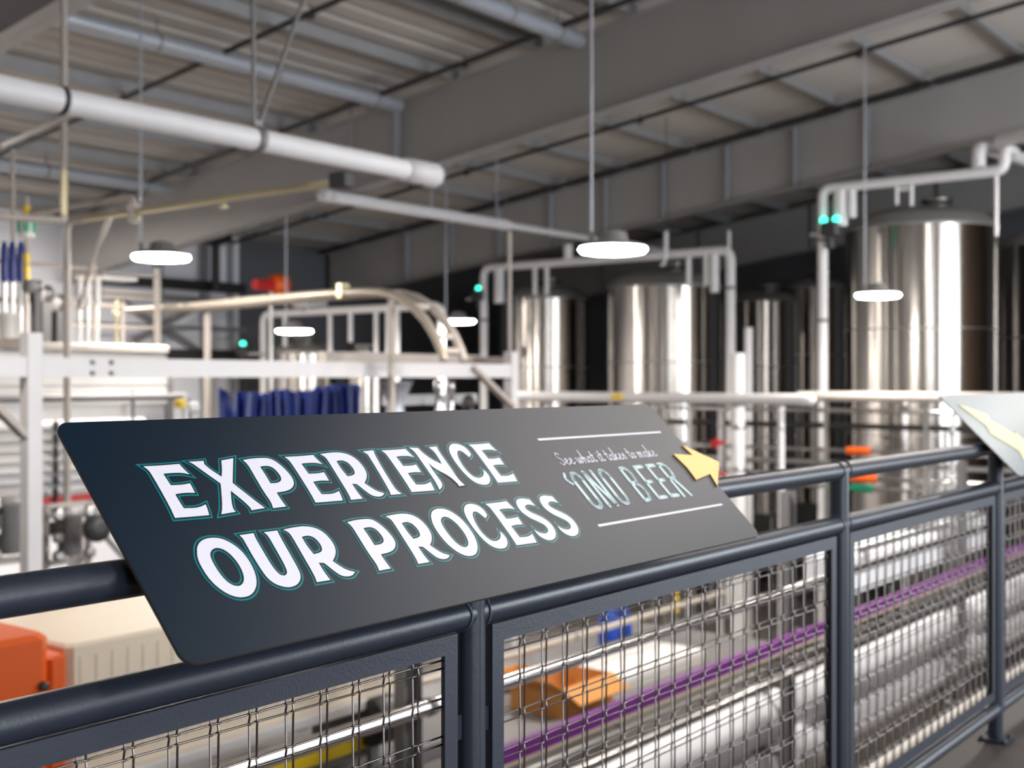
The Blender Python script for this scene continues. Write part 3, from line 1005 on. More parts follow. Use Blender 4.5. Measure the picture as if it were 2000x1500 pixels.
# thin process pipes below, with coloured sleeves
for k, (py, Xp, r) in enumerate(((802, 17.6, .035), (832, 17.8, .045), (880, 17.3, .03), (905, 17.4, .04), (932, 17.15, .035), (952, 17.5, .03))):
    q0, q1 = AX(1285, py, Xp), AX(1990, py + 4, Xp)
    z = AX(1650, py, Xp).z
    lab = ['topmost thin steel pipe across the tank legs, just below the eye level pipe', 'dark thin pipe second from the top across the tank legs',
           'thin steel pipe with a single orange sleeve across the tank legs', 'plain thin steel pipe between the two orange sleeved pipes',
           'thin steel pipe with a long orange sleeve above the guardrail', 'lowest thin steel pipe across the tank legs with a green sleeve'][k]
    t = thing('process_pipe', lab, 'pipe', (Xp, q1.y, z), 'thin process pipes across the tanks')
    part(t, 'pipe', MB().tube([(Xp, q0.y, z), (Xp, q1.y, z)], r, 10), [tube_m, black_m, tube_m, satin_m, tube_m, satin_m][k])
    for y in (q0.y - .15 - .11 * k, q1.y + .9 + .13 * k):
        part(t, 'stand', MB().box((Xp - .02, y - .02, FLOOR), (Xp + .02, y + .02, z)), satin_m)
    for pa, pb, m_ in {2: ((1655, 1700, orange_m), (1392, 1412, red_m)), 4: ((1650, 1712, orange_m),), 5: ((1662, 1706, green_m),)}.get(k, ()):
        ya, yb = AX(pa, py, Xp).y, AX(pb, py, Xp).y
        part(t, 'pipe_marker', MB().tube([(Xp, ya, z), (Xp, yb, z)], r + .03, 12), m_)

# upright manifold pipes in front of the tanks
for k, (px, ytop, Xp, r, m_) in enumerate(((1408, 800, 16.9, .05, paint_m), (1441, 690, 16.9, .11, white_m), (1526, 775, 16.9, .05, paint_m),
                                           (1462, 640, 18.6, .07, white_m), (1768, 800, 18.1, .05, paint_m), (1345, 800, 17.0, .04, paint_m), (1860, 830, 17.0, .04, satin_m))):
    q = AX(px, ytop, Xp)
    lab = ['slim white upright pipe with red valve handles beside the gold arrow', 'thick white upright pipe between the middle and tallest tanks',
           'slim white upright pipe below the round pipe end', 'white upright pipe close behind the thick one', 'slim white upright pipe before the tallest tank',
           'slim white upright pipe above the end of the dark sign', 'slim steel upright pipe near the second sign'][k]
    t = thing('upright_pipe', lab, 'pipe', (q.x, q.y, FLOOR), 'upright pipes before the tanks')
    part(t, 'pipe', MB().tube([(q.x, q.y, FLOOR + .02), (q.x, q.y, q.z)], r, 12), m_)
    f = MB().lathe((q.x, q.y, FLOOR), [(r + .07, 0), (r + .07, .02), (r + .01, .03)], 14)
    part(t, 'floor_flange', f, satin_m)
    for z in (.9, .55, -.1):
        cl = MB().lathe((q.x, q.y, z), [(r * 1.02, -.03), (r * 1.35, -.02), (r * 1.35, .02), (r * 1.02, .03)], 12)
        part(t, 'clamp_ring', cl, satin_m)
    if k in (0,):
        for z in (.30, -.18):
            v = MB().lathe((q.x - .1, q.y, z), [(.05, 0), (.06, .03), (.05, .09)], 12, (-1, 0, 0))
            v.beam((q.x - .17, q.y - .16, z), (q.x - .17, q.y + .10, z), .03, .05)
            part(t, 'valve_handle', v, red_m)


# green lit valve actuators
def actuator(px, py, X, leds, label, side=1):
    p = AX(px, py, X)
    t = thing('valve_actuator', label, 'valve', p, 'valve heads with green lights')
    m = MB().bbox(p + V(-.10, -.14, -.12), p + V(.10, .14, .10), .03)
    m.lathe(p, [(.06, -.32), (.07, -.30), (.05, -.12)], 12)
    part(t, 'body', m, dark_m)
    part(t, 'mount', MB().beam(p + V(0, 0, -.08), p + V(.02, .34 * side, -.08), .06, .06), satin_m)
    for o in leds:
        part(t, 'indicator_light', MB().lathe(p + V(-.02, o, .10), [(.055, 0), (.055, .05), (.035, .08)], 14), led_m)
    return t


actuator(1622, 446, 18.2, (.105, -.105), 'dark valve head with two green lights beside the white riser pipe')
actuator(936, 576, 19.5, (0,), 'dark valve head with one green light at the corner of the middle pipe loop')
actuator(476, 684, 16.2, (0,), 'dark valve head with one green light against the white far wall', -1.7)

# ------------------------------------------------------------------ big white overhead pipes
Yp = 7.44
e = AY(851, 343, Yp)
zp = e.z
t = thing('overhead_pipe', 'long thick white overhead pipe with an end coupling hung from the roof', 'pipe', (e.x, Yp, zp), 'thick white overhead pipes')
part(t, 'pipe', MB().tube([(-1.0, Yp, zp), (e.x - .05, Yp, zp)], .090, 20), white_m)
part(t, 'end_coupling', MB().lathe((e.x, Yp, zp), [(.090, -.42), (.108, -.41), (.112, -.02), (.098, .01), (.03, .012)], 24, (1, 0, 0)), paint_m)
for px in (500, 120):
    q = AY(px, 265, Yp)
    part(t, 'joint_ring', MB().lathe((q.x, Yp, zp), [(.091, -.02), (.100, -.015), (.100, .015), (.091, .02)], 20, (1, 0, 0)), black_m)
q = AY(502, 265, Yp)
hg = thing('pipe_hanger', 'pair of grey hanger rods in a V holding the thick overhead pipe', 'hanger', (q.x, Yp, zp + .11))
part(hg, 'rod', MB().tube([(q.x - .03, Yp, zp + .12), (q.x - .06, Yp, roofz(Yp) - .02)], .018, 8), grey2_m)
q2 = AY(590, 0, Yp)
dz = roofz(Yp) - .02 - zp - .12
part(hg, 'brace_rod', MB().tube([(q.x + .02, Yp, zp + .12), (q.x + (q2.x - q.x) * dz / (q2.z - zp - .12), Yp, roofz(Yp) - .02)], .018, 8), grey2_m)
part(hg, 'clamp', MB().lathe((q.x, Yp, zp), [(.100, -.03), (.112, -.025), (.112, .025), (.100, .03)], 18, (1, 0, 0)).box((q.x - .04, Yp - .02, zp + .1), (q.x + .04, Yp + .02, zp + .15)), grey2_m)

Yq = 13.4
a, m_, b = AY(636, 384, Yq), AY(985, 437, Yq), AY(1185, 468, Yq)
t = thing('overhead_pipe', 'second white overhead pipe farther back, stepping down to a thin end near the lamp', 'pipe', (a.x, Yq, a.z), 'thick white overhead pipes')
zq = (a.z + m_.z) / 2
part(t, 'pipe', MB().tube([(a.x, Yq, zq), (m_.x, Yq, zq)], .095, 18), white_m)
part(t, 'thin_pipe', MB().tube([(m_.x - .02, Yq, zq), (b.x + 3.5, Yq, zq)], .06, 14), white_m)
part(t, 'reducer', MB().lathe((m_.x, Yq, zq), [(.10, -.06), (.10, 0), (.062, .25)], 18, (1, 0, 0)), white_m)
part(t, 'end_coupling', MB().lathe((a.x, Yq, zq), [(.03, -.10), (.10, -.09), (.108, -.02), (.108, .12), (.096, .13)], 18, (1, 0, 0)), paint_m)
for f in (.12, .55, .95):
    x = a.x + (m_.x - a.x) * f
    part(t, 'hanger', MB().tube([(x, Yq, zq + .08), (x, Yq, roofz(Yq) - .02)], .012, 8), galv_m)

# brass toned conduit along the slope and its pipework
Xc = 6.6
c0, c1 = AX(131, 437, Xc), AX(655, 351, Xc)
zc = (c0.z + c1.z) / 2
t = thing('brass_conduit', 'long brass toned conduit crossing below the thick white pipe', 'conduit', (Xc, c0.y, zc))
part(t, 'pipe', MB().tube([V(Xc, c0.y - .1, zc), V(Xc, c1.y, zc)], .030, 12), brass_m)
part(t, 'down_leg', MB().tube(bend([V(Xc, c0.y, -.4), V(Xc, c0.y, zc), V(Xc, c0.y - .3, zc)], .12), .034, 12), warm_m)
part(t, 'end_fitting', MB().bbox((Xc - .07, c1.y - .16, zc - .05), (Xc + .07, c1.y + .02, zc + .07), .02), black_m)
for px, in ((437,), (268,)):
    q = AX(px, 390, Xc)
    part(t, 'sprinkler_head', MB().lathe((Xc, q.y, zc - .09), [(.02, 0), (.04, .02), (.02, .04), (.02, .08)], 10), brass_m)
q = AX(262, 400, Xc)
t2 = thing('steel_pipe', 'grey pipe bent down onto the brass conduit', 'pipe', (Xc, q.y, zc))
part(t2, 'pipe', MB().tube(bend([V(Xc + .0, AX(60, 432, Xc).y, zc + .14), V(Xc, q.y, zc + .14), V(Xc, q.y, zc - .10)], .1), .030, 12), warm_m)
part(t2, 'union', MB().lathe((Xc, q.y, zc - .02), [(.05, -.07), (.055, 0), (.05, .09)], 12), warm_m)

# angled hook hanging over the middle tank
p = AX(1301, 452, 18.0)
t = thing('hanging_hook', 'small white angled hook hanging over the middle tank beside the bright lamp', 'hook', p)
part(t, 'rod', MB().tube([p, V(p.x, p.y, roofz(p.y) - .02)], .008, 6), black_m)
part(t, 'arm', MB().beam(p, p - V(0, 0, .42), .05, .05), white_m)
part(t, 'hook_end', MB().tube(bend([p - V(0, 0, .38), p - V(0, -.02, .50), p - V(0, -.06, .58), p - V(0, -.10, .56)], .03), .025, 8), white_m)

# ------------------------------------------------------------------ white steel gantry
GY = 9.0
pL, pR = AY(61, 700, GY), AY(998, 700, GY)
zb1, zb0 = 1.465, 1.305
g = thing('steel_gantry', 'white painted steel gantry of posts, long beam and diagonal braces behind the sign', 'gantry', (pL.x, GY, FLOOR))
part(g, 'beam', MB().box((pL.x - 3.2, GY - .05, zb0), (pR.x, GY + .05, zb1)), paint_m)
for x, top in ((pL.x, 1.66), (pR.x, 1.62)):
    p = part(g, 'post', MB().box((x - .062, GY - .062, FLOOR + .02), (x + .062, GY + .062, top)), paint_m)
    part(p, 'base_plate', MB().bbox((x - .15, GY - .15, FLOOR), (x + .15, GY + .15, FLOOR + .02), .004), paint_m)
part(g, 'brace', MB().beam((pL.x - .06, GY, .84), (pL.x - .75, GY, 1.50), .05, .12, (0, 1, 0)), warm_m)
part(g, 'brace', MB().beam((pR.x - .06, GY - .08, .95), (pR.x - .82, GY - .08, 1.42), .05, .09, (0, 1, 0)), warm_m)
part(g, 'rear_beam', MB().box((9.0, GY + .55, 1.45), (pR.x + .05, GY + .68, 1.585)), warm_m)
part(g, 'rear_beam', MB().box((pL.x - 3.2, GY + .35, 1.53), (pL.x + .02, GY + .5, 1.62)), warm_m)
part(g, 'conduit', MB().tube([(pR.x - .02, GY, 1.60), (pR.x - .03, GY, AY(996, 452, GY).z)], .022, 8), warm_m)
part(g, 'cross_tie', MB().box((pR.x - .05, GY + .05, 1.46), (pR.x + .05, GY + .70, 1.56)), warm_m)
part(g, 'cross_tie', MB().box((pL.x - .05, GY + .06, 1.54), (pL.x + .05, GY + .50, 1.62)), warm_m)
m = MB()
for dx in (.52, .70):
    for z in (1.34, 1.43):
        m.lathe((pL.x + dx, GY - .05, z), [(.022, 0), (.022, .014), (.012, .018)], 8, (0, -1, 0))
part(g, 'bolt_group', m, grey_m)

# ------------------------------------------------------------------ pasteuriser: white slatted cabinet
KX0, KX1, KY0, KY1, KZ0, KZ1 = 4.3, AY(329, 700, 11.0).x, 11.0, 12.7, -.12, 1.62
k_ = thing('pasteuriser', 'big white slatted machine cabinet behind the left gantry post with a red stripe', 'machine', ((KX0 + KX1) / 2, 11.8, FLOOR))
part(k_, 'body', MB().bbox((KX0, KY0 + .05, KZ0), (KX1, KY1, KZ1 - .05), .02), cream_m)
part(k_, 'roof_tray', MB().bbox((KX0 - .06, KY0 - .06, KZ1 - .05), (KX1 - .02, KY1 + .06, KZ1 + .03), .02), warm_m)
zz = [(1.54, 1.44), (1.41, 1.22), (1.20, 1.02)]
for z1, z0 in zz:
    part(k_, 'panel', MB().bbox((KX0 + .02, KY0, z0), (KX1 - .01, KY0 + .05, z1), .01), cream_m)
z = 0.90
for i in range(9):
    m = MB()
    m.add([(KX0 + .02, KY0 + .05, z), (KX1 - .3, KY0 + .05, z), (KX1 - .3, KY0 - .05, z - .085), (KX0 + .02, KY0 - .05, z - .085),
           (KX0 + .02, KY0 + .05, z - .02), (KX1 - .3, KY0 + .05, z - .02), (KX1 - .3, KY0 - .05, z - .105), (KX0 + .02, KY0 - .05, z - .105)],
          [(0, 3, 2, 1), (4, 5, 6, 7), (3, 7, 6, 2), (0, 4, 7, 3), (1, 2, 6, 5), (0, 1, 5, 4)])
    if i == 7:
        part(k_, 'stripe', MB().box((KX0 + .02, KY0 - .03, z - .11), (KX1 - .3, KY0 + .04, z - .05)), red_m)
    else:
        part(k_, 'louvre', m, cream_m if i < 5 else paint_m)
    z -= .105
for x in (AY(107, 850, 10.95).x,):
    m = MB()
    for i in range(7):
        m.bbox((x - .02, KY0 - .10, .78 - .135 * i), (x + .02, KY0 - .04, .87 - .135 * i), .01)
        m.box((x - .006, KY0 - .08, .74 - .135 * i), (x + .006, KY0 - .06, .80 - .135 * i))
    m.box((x - .006, KY0 - .08, -.05), (x + .006, KY0 - .05, .86))
    part(k_, 'handle_rail', m, dark_m)
x = AY(264, 790, 10.9).x
part(k_, 'door_bar', MB().tube([(x, KY0 - .06, .55), (x, KY0 - .06, 1.16)], .018, 8), grey_m)
part(k_, 'conduit', MB().tube(bend([V(KX0, KY0 - .10, 1.10), V(KX1 + .18, KY0 - .10, 1.10), V(KX1 + .18, KY0 - .10, .6)], .08), .04, 10), grey_m)
part(k_, 'side_post', MB().box((KX1 + .02, KY0 + .1, FLOOR), (KX1 + .14, KY0 + .25, 1.5)), grey_m)
for x in (KX0 + .1, KX0 + 1.5, KX1 - .15):
    for y in (KY0 + .15, KY1 - .15):
        part(k_, 'leg', MB().box((x - .06, y - .06, FLOOR), (x + .06, y + .06, KZ0 + .01)), satin_m)

KT = KZ1 + .03      # top of the cabinet


def up(px, Y):
    p = AY(px, 600, Y)
    return p.x


def zat(px, py, Y):
    return AY(px, py, Y).z


# things on top of the cabinet
Ym = 11.6
x = up(52, Ym)
t = thing('level_mast', 'yellow banded mast with a green and white box on top of the white cabinet', 'mast', (x, Ym, KT))
part(t, 'pole', MB().tube([(x, Ym, KT), (x, Ym, zat(52, 385, Ym))], .022, 10), warm_m)
for py0, py1 in ((402, 424), (495, 515), (519, 535), (538, 552)):
    part(t, 'yellow_band', MB().tube([(x, Ym, zat(52, py1, Ym)), (x, Ym, zat(52, py0, Ym))], .036, 12), yellow_m)
m = MB()
z0, z1 = zat(52, 464, Ym), zat(52, 427, Ym)
m.lathe((x, Ym, 0), [(.075, z0), (.08, z0 + .03), (.08, z1 - .03), (.07, z1)], 14)
b_ = part(t, 'gauge_box', m, bwhite_m)
m = MB()
for a in range(6):
    q = a * PI / 3
    m.box((x + .078 * math.cos(q) - .02, Ym + .078 * math.sin(q) - .02, z0 + .05), (x + .078 * math.cos(q) + .02, Ym + .078 * math.sin(q) + .02, z1 - .03))
part(b_, 'green_window', m, green_m)
for k, px in enumerate((8, 24, 40)):
    x = up(px, 12.0)
    t = thing('blue_valve', ['blue valve body at the picture edge on the white cabinet', 'blue valve body, middle of three on the white cabinet',
                             'blue valve body next to the yellow banded mast'][k], 'valve', (x, 12.0, KT), 'blue valve bodies')
    z0, z1 = zat(px, 552, 12.0), zat(px, 472, 12.0)
    part(t, 'stem', MB().tube([(x, 12.0, KT), (x, 12.0, z0 + .02)], .03, 10), satin_m)
    part(t, 'body', MB().lathe((x, 12.0, 0), [(.03, z0), (.040, z0 + .04), (.040, z1 - .06), (.03, z1 - .02), (.03, z1)], 14), blue_m)
for k, (px, w_) in enumerate(((156, .034), (173, .034), (191, .034))):
    x = up(px, 12.1)
    t = thing('filter_housing', ['pale filter housing nearest the upright conduit', 'pale filter housing, middle of the three upright ones',
                                 'pale filter housing, last of the three upright ones'][k], 'filter', (x, 12.1, KT), 'pale filter housings')
    z0, z1 = zat(px, 597, 12.1), zat(px, 548, 12.1)
    part(t, 'stem', MB().tube([(x, 12.1, KT), (x, 12.1, z0)], .022, 8), satin_m)
    part(t, 'bowl', MB().lathe((x, 12.1, 0), [(.01, z0 - .01), (w_, z0 + .02), (w_, z1)], 14), housing_m)
    part(t, 'cap', MB().lathe((x, 12.1, 0), [(w_ + .008, z1), (w_ + .008, z1 + .05), (.02, z1 + .07)], 14), warm_m)
x = up(18, 11.4)
t = thing('bucket', 'white bucket on the edge of the white cabinet top', 'bucket', (x, 11.4, KT))
zt_ = zat(18, 612, 11.4)
part(t, 'body', MB().lathe((x, 11.4, KT), [(.09, 0), (.105, zt_ - KT), (.095, zt_ - KT), (.085, .01)], 20), bwhite_m)
part(t, 'rim', MB().lathe((x, 11.4, zt_), [(.106, -.03), (.112, -.02), (.112, 0), (.100, .004)], 20), bwhite_m)
for k, (px, py, s) in enumerate(((86, 575, .10), (114, 592, .10), (70, 560, .07))):
    yy = (11.9, 12.12, 11.25)[k]
    x = up(px, yy)
    z = zat(px, py, yy)
    t = thing('pump_motor', ['grey pump motor with rounded ends beside the conduit foot', 'dark grey pump motor standing lower among the pipes on the cabinet',
                             'small grey pump motor below the yellow banded mast'][k], 'motor', (x, yy, KT), 'grey pump motors')
    part(t, 'housing', MB().lathe((x - s, yy, z), [(.02, 0), (s * .8, .02), (s, .06), (s, s * 1.6), (s * .7, s * 1.8), (.03, s * 1.9)], 16, (1, 0, 0)), dark_m)
    part(t, 'foot', MB().box((x - s * .5, yy - s * .6, KT), (x + s * .5, yy + s * .6, z - s * .85)), dark_m)
    part(t, 'fan_cover', MB().lathe((x - s, yy, z), [(s * .9, -.05), (s * 1.03, -.03), (s * 1.03, .06)], 16, (1, 0, 0)), grey_m)
# pipe rack rails on the cabinet
t = thing('tube_rack', 'grey tube frame with rails above the white cabinet top', 'frame', (up(150, 12.3), 12.3, KT))
for py, pa, pb, r in ((518, -60, 190, .022), (592, -60, 245, .03), (637, 100, 300, .02)):
    zr = zat((max(pa, 0) + pb) / 2, py, 12.3)
    part(t, 'rail', MB().tube([(up(pa, 12.3), 12.3, zr), (up(pb, 12.3), 12.3, zr)], r, 10), warm_m)
for px, py0, r in ((25, 292, .022), (185, 515, .02), (240, 588, .02), (100, 588, .02)):
    part(t, 'upright', MB().tube([(up(px, 12.3), 12.3, KT), (up(px, 12.3), 12.3, zat(px, py0, 12.3))], r, 10), warm_m)
q = up(228, 12.3)
v = MB().lathe((q, 12.3, 0), [(.02, KT), (.02, zat(228, 625, 12.3)), (.04, zat(228, 618, 12.3)), (.04, zat(228, 606, 12.3)), (.02, zat(228, 604, 12.3)), (.035, zat(228, 600, 12.3)), (.03, zat(228, 588, 12.3))], 12)
part(t, 'valve', v, brass_m)
x = up(307, 12.4)
t = thing('grey_stand', 'grey post with side arms at the end of the white cabinet', 'stand', (x, 12.4, KT))
part(t, 'post', MB().box((x - .03, 12.37, KT), (x + .03, 12.43, zat(307, 524, 12.4))), warm_m)
for py in (538, 572, 582):
    z = zat(270, py, 12.4)
    part(t, 'arm', MB().beam((up(200, 12.4), 12.4, z), (x, 12.4, z), .03, .03), warm_m)
part(t, 'shelf_plate', MB().bbox((up(185, 12.4), 12.25, zat(215, 548, 12.4)), (up(255, 12.4), 12.55, zat(215, 541, 12.4)), .01), paint_m)
x = up(217, 10.4)
t = thing('grey_hose', 'grey hose hanging from the brass conduit down to the cabinet pipes', 'hose', (x, 10.4, 2))
zz_ = [430, 455, 480, 505, 530, 560, 600]
part(t, 'tube', MB().tube([(Xc if i == 0 else x - .03 * math.sin(i * .9), AX(220, 430, Xc).y if i == 0 else 10.4 + .1 * i, zat(217, p, 10.4)) for i, p in enumerate(zz_)], .022, 10), warm_m)
x = up(125, 9.7)
t = thing('drop_pipe', 'pale drop pipe from the roof down to the bent grey pipe', 'pipe', (x, 9.7, 2))
zd = AY(125, 424, 9.7).z
part(t, 'pipe', MB().tube([(x, 9.7, zd), (x, 9.7, roofz(9.7) - .02)], .030, 12), warm_m)
part(t, 'yellowed_sleeve', MB().tube([(x, 9.7, zd + .02), (x, 9.7, zd + .42)], .034, 12), brass_m)
part(t, 'elbow', MB().tube(bend([V(x, 9.7, zd + .03), V(x, 9.7, zd - .03), V(x - .5, 9.9, zd - .03)], .05), .034, 10), warm_m)
a, b = AY(3, 285, 8.4), AY(122, 232, 8.4)
single('sway_brace', 'slanted pale sway brace rod under the thick white pipe at the upper corner', 'brace', MB().tube([a, b, a + (b - a) * 1.25], .018, 8), warm_m)

# ------------------------------------------------------------------ far wall steel
WY = 21.38
t = thing('wall_bracing', 'dark steel cross bracing and girts on the white far wall', 'bracing', (AY(400, 600, WY).x, WY, FLOOR))
for (p0, p1, w_) in (((240, 590), (430, 712), .14), ((400, 590), (262, 668), .12)):
    part(t, 'diagonal', MB().beam(AY(*p0, WY - .06 if w_ > .13 else WY - .14), AY(*p1, WY - .06 if w_ > .13 else WY - .14), .05, w_), grey_m)
for py, m_, h in ((556, black_m, .22), (584, grey_m, .12), (640, grey_m, .09), (692, dark_m, .22)):
    z = zat(360, py, WY - .2)
    part(t, 'girt', MB().box((AY(150, py, WY - .2).x, WY - .26, z - h / 2), (17.5, WY - .20, z + h / 2)), m_)
for px, m_, r in ((402, galv_m, .09), (452, galv_m, .05), (312, galv_m, .09)):
    x = AY(px, 600, WY).x
    part(t, 'column', MB().box((x - r, WY - .02, FLOOR), (x + r, WY + .10, 4.4)), m_)
x = AY(421, 560, WY - .5).x
t = thing('down_pipe', 'black pipe hanging down before the white far wall', 'pipe', (x, WY - .5, 3))
part(t, 'pipe', MB().tube([(x, WY - .5, zat(421, 566, WY - .5)), (x, WY - .5, roofz(WY - .5) - .02)], .09, 12), black_m)
part(t, 'collar', MB().lathe((x, WY - .5, zat(421, 470, WY - .5)), [(.1, -.1), (.35, 0), (.35, .12), (.1, .2)], 14), black_m)
a = AY(545, 556, 18)
t = thing('orange_actuator', 'orange rounded tank fitting over the brass toned conveyor track', 'fitting', a, None)
part(t, 'body', MB().lathe(a, [(.05, -.2), (.19, -.16), (.21, 0), (.19, .14), (.06, .2)], 18, (1, 0, 0)), orange_m)
part(t, 'neck', MB().lathe(a + V(-.3, 0, -.03), [(.10, -.3), (.12, 0), (.12, .2)], 14, (1, 0, 0)), red_m)
part(t, 'stand_pipe', MB().tube([a - V(.2, 0, .1), V(a.x - .2, a.y, FLOOR)], .04, 10), satin_m)

# ------------------------------------------------------------------ curved conveyor track
path = [(250, 606), (320, 601), (385, 597), (500, 586), (600, 577), (670, 572), (715, 570), (745, 571), (775, 579), (805, 597), (830, 624), (850, 656), (862, 684), (868, 704)]
t = thing('conveyor_track', 'curved can conveyor track with two rails arching down behind the gantry beam', 'conveyor', AX(600, 577, 9.0))
pts = [AX(px, py, 9.0) for px, py in path]
for dx in (0, .30):
    part(t, 'rail', MB().tube([p + V(dx, 0, 0) for p in pts], .048, 10), track_m if dx == 0 else warm_m)
for i in (1, 3, 5, 7, 9, 11, 12):
    part(t, 'cross_tie', MB().beam(pts[i] + V(-.02, 0, 0), pts[i] + V(.34, 0, 0), .03, .05), warm_m)
for i in (2, 7):
    p = pts[i]
    part(t, 'support_post', MB().box((p.x + .12, p.y - .025, FLOOR), (p.x + .18, p.y + .025, p.z - .02)), warm_m)
part(t, 'guide_clip', MB().bbox(pts[5] + V(-.06, -.05, -.06), pts[5] + V(.06, .05, .10), .015), brass_m)

# ------------------------------------------------------------------ blue pleated liner in a steel hopper
BY = 10.0
xa, xb = AY(417, 780, BY).x, AY(704, 780, BY).x
hp = thing('steel_hopper', 'steel hopper holding the blue pleated liner behind the sign', 'hopper', ((xa + xb) / 2, BY + .5, FLOOR))
m = MB()
m.add([(xa - .05, BY - .06, .62), (xb + .05, BY - .06, .62), (xb + .05, BY + 1.0, .62), (xa - .05, BY + 1.0, .62),
       (xa + .6, BY + .3, -.5), (xb - .6, BY + .3, -.5), (xb - .6, BY + .7, -.5), (xa + .6, BY + .7, -.5)],
      [(0, 1, 5, 4), (1, 2, 6, 5), (2, 3, 7, 6), (3, 0, 4, 7), (4, 5, 6, 7)])
part(hp, 'body', m, satin_m)
for x in (xa, xb):
    for y in (BY, BY + .95):
        part(hp, 'leg', MB().box((x - .04, y - .04, FLOOR), (x + .04, y + .04, .6)), satin_m)
m = MB()
outer, n = [], 0
seg = []
NP = 15                                     # pleats across the front
for k in range(NP * 4 + 1):
    f = k / (NP * 4)
    q = (k % 4)
    dep = (0, .05, .05, 0)[q] * (1 + .5 * math.sin(k * .7))
    seg.append((xa + .30 + (xb - xa - .30) * f + (.02 if q == 2 else 0), BY + dep + .02 * math.sin(f * 9)))
for k in range(1, 24):
    f = k / 24
    seg.append((xb + .03 * math.sin(f * 30), BY + .75 * f))
vs, fs = [], []
for i, (x, y) in enumerate(seg):
    f = min(1, max(0, (x - xa) / (xb - xa)))
    zt_ = 1.115 + .10 * f + .018 * math.sin(i * .37) + .012 * math.sin(i * 1.1)
    lean = .05 * math.sin(i * .21)
    vs += [(x, y, .45), (x + lean * .4, y + .01, .8), (x + lean, y, zt_)]
for i in range(len(seg) - 1):
    for j in range(2):
        fs.append((i * 3 + j, (i + 1) * 3 + j, (i + 1) * 3 + j + 1, i * 3 + j + 1))
mm = MB().add(vs, fs, False)
o = mm.build('blue_liner', blue_m, None, ((xa + xb) / 2, BY, .62))
tag(o, 'blue pleated plastic liner standing up out of the hopper behind the sign', 'liner')
sd = o.modifiers.new('thickness', 'SOLIDIFY'); sd.thickness = .006
vs = []
for i in range(9):
    f = i / 8
    for j in range(4):
        h = j / 3
        vs.append((xa - .02 + .36 * f * (1 - .75 * h), BY - .12 + .04 * math.sin(f * 5), .45 + (1.24 - .45) * h - .10 * f * h))
fs = [(i * 4 + j, (i + 1) * 4 + j, (i + 1) * 4 + j + 1, i * 4 + j + 1) for i in range(8) for j in range(3)]
o = MB().add(vs, fs, True).build('blue_liner_flap', blue_m, None, (xa, BY - .12, .62))
tag(o, 'separate pointed blue plastic flap beside the pleated liner', 'flap')
sd = o.modifiers.new('thickness', 'SOLIDIFY'); sd.thickness = .006

# small fittings between liner and gantry post, on a steel shelf
SY = 9.32
xs0, xs1 = AY(752, 790, SY + .45).x, AY(985, 790, SY).x
sh = thing('steel_shelf', 'steel filler table top just above the far edge of the sign', 'table', ((xs0 + xs1) / 2, SY + .4, FLOOR))
part(sh, 'top', MB().bbox((xs0, SY - .1, .78), (xs1, SY + .5, .84), .01), satin_m)
part(sh, 'back_rail', MB().box((xs0, SY + .44, .98), (xs1, SY + .49, 1.10)), paint_m)
for x in (xs0 + .1, xs1 - .1):
    part(sh, 'rail_post', MB().box((x - .03, SY + .44, .84), (x + .03, SY + .49, .98)), satin_m)
    for y in (SY, SY + .42):
        part(sh, 'leg', MB().box((x - .03, y - .03, FLOOR), (x + .03, y + .03, .78)), satin_m)
for k, px in enumerate((856, 881)):
    x = AY(px, 780, SY).x
    single('filler_stem', ['upright steel filler stem next to the curved track foot', 'upright steel filler stem nearer the black knob'][k], 'valve',
           MB().lathe((x, SY, .84), [(.05, 0), (.05, .06), (.035, .10), (.035, .30), (.05, .32), (.045, .42), (.02, .44)], 16), tube_m, 'filler stems')
x = AY(915, 786, SY).x
single('black_knob', 'round black knob on the filler table', 'knob', MB().lathe((x, SY, .84), [(.03, 0), (.03, .08), (.08, .10), (.09, .17), (.06, .24), (.02, .26)], 18), dark_m)
x = AY(772, 790, SY).x
single('grey_funnel', 'grey funnel shaped chute on the filler table by the blue liner', 'funnel',
       MB().lathe((x, SY, .84), [(.12, 0), (.10, .12), (.10, .18), (.20, .42), (.21, .42), (.19, .40)], 20), galv_m)
x = AY(362, 790, 9.7).x
t = thing('pipe_stub', 'short white pipe with a yellow tag between the white cabinet and the blue flap', 'pipe', (x, 10.3, 1.0))
z = zat(380, 796, 9.7)
part(t, 'pipe', MB().tube([(x + .02, 9.7, z), (AY(384, 796, 9.7).x, 9.7, z)], .055, 12), paint_m)
part(t, 'upright', MB().tube([(x, 9.7, FLOOR), (x, 9.7, z + .12)], .03, 10), paint_m)
part(t, 'yellow_tag', MB().bbox((x - .10, 9.64, z), (x - .02, 9.76, z + .08), .02), yellow_m)

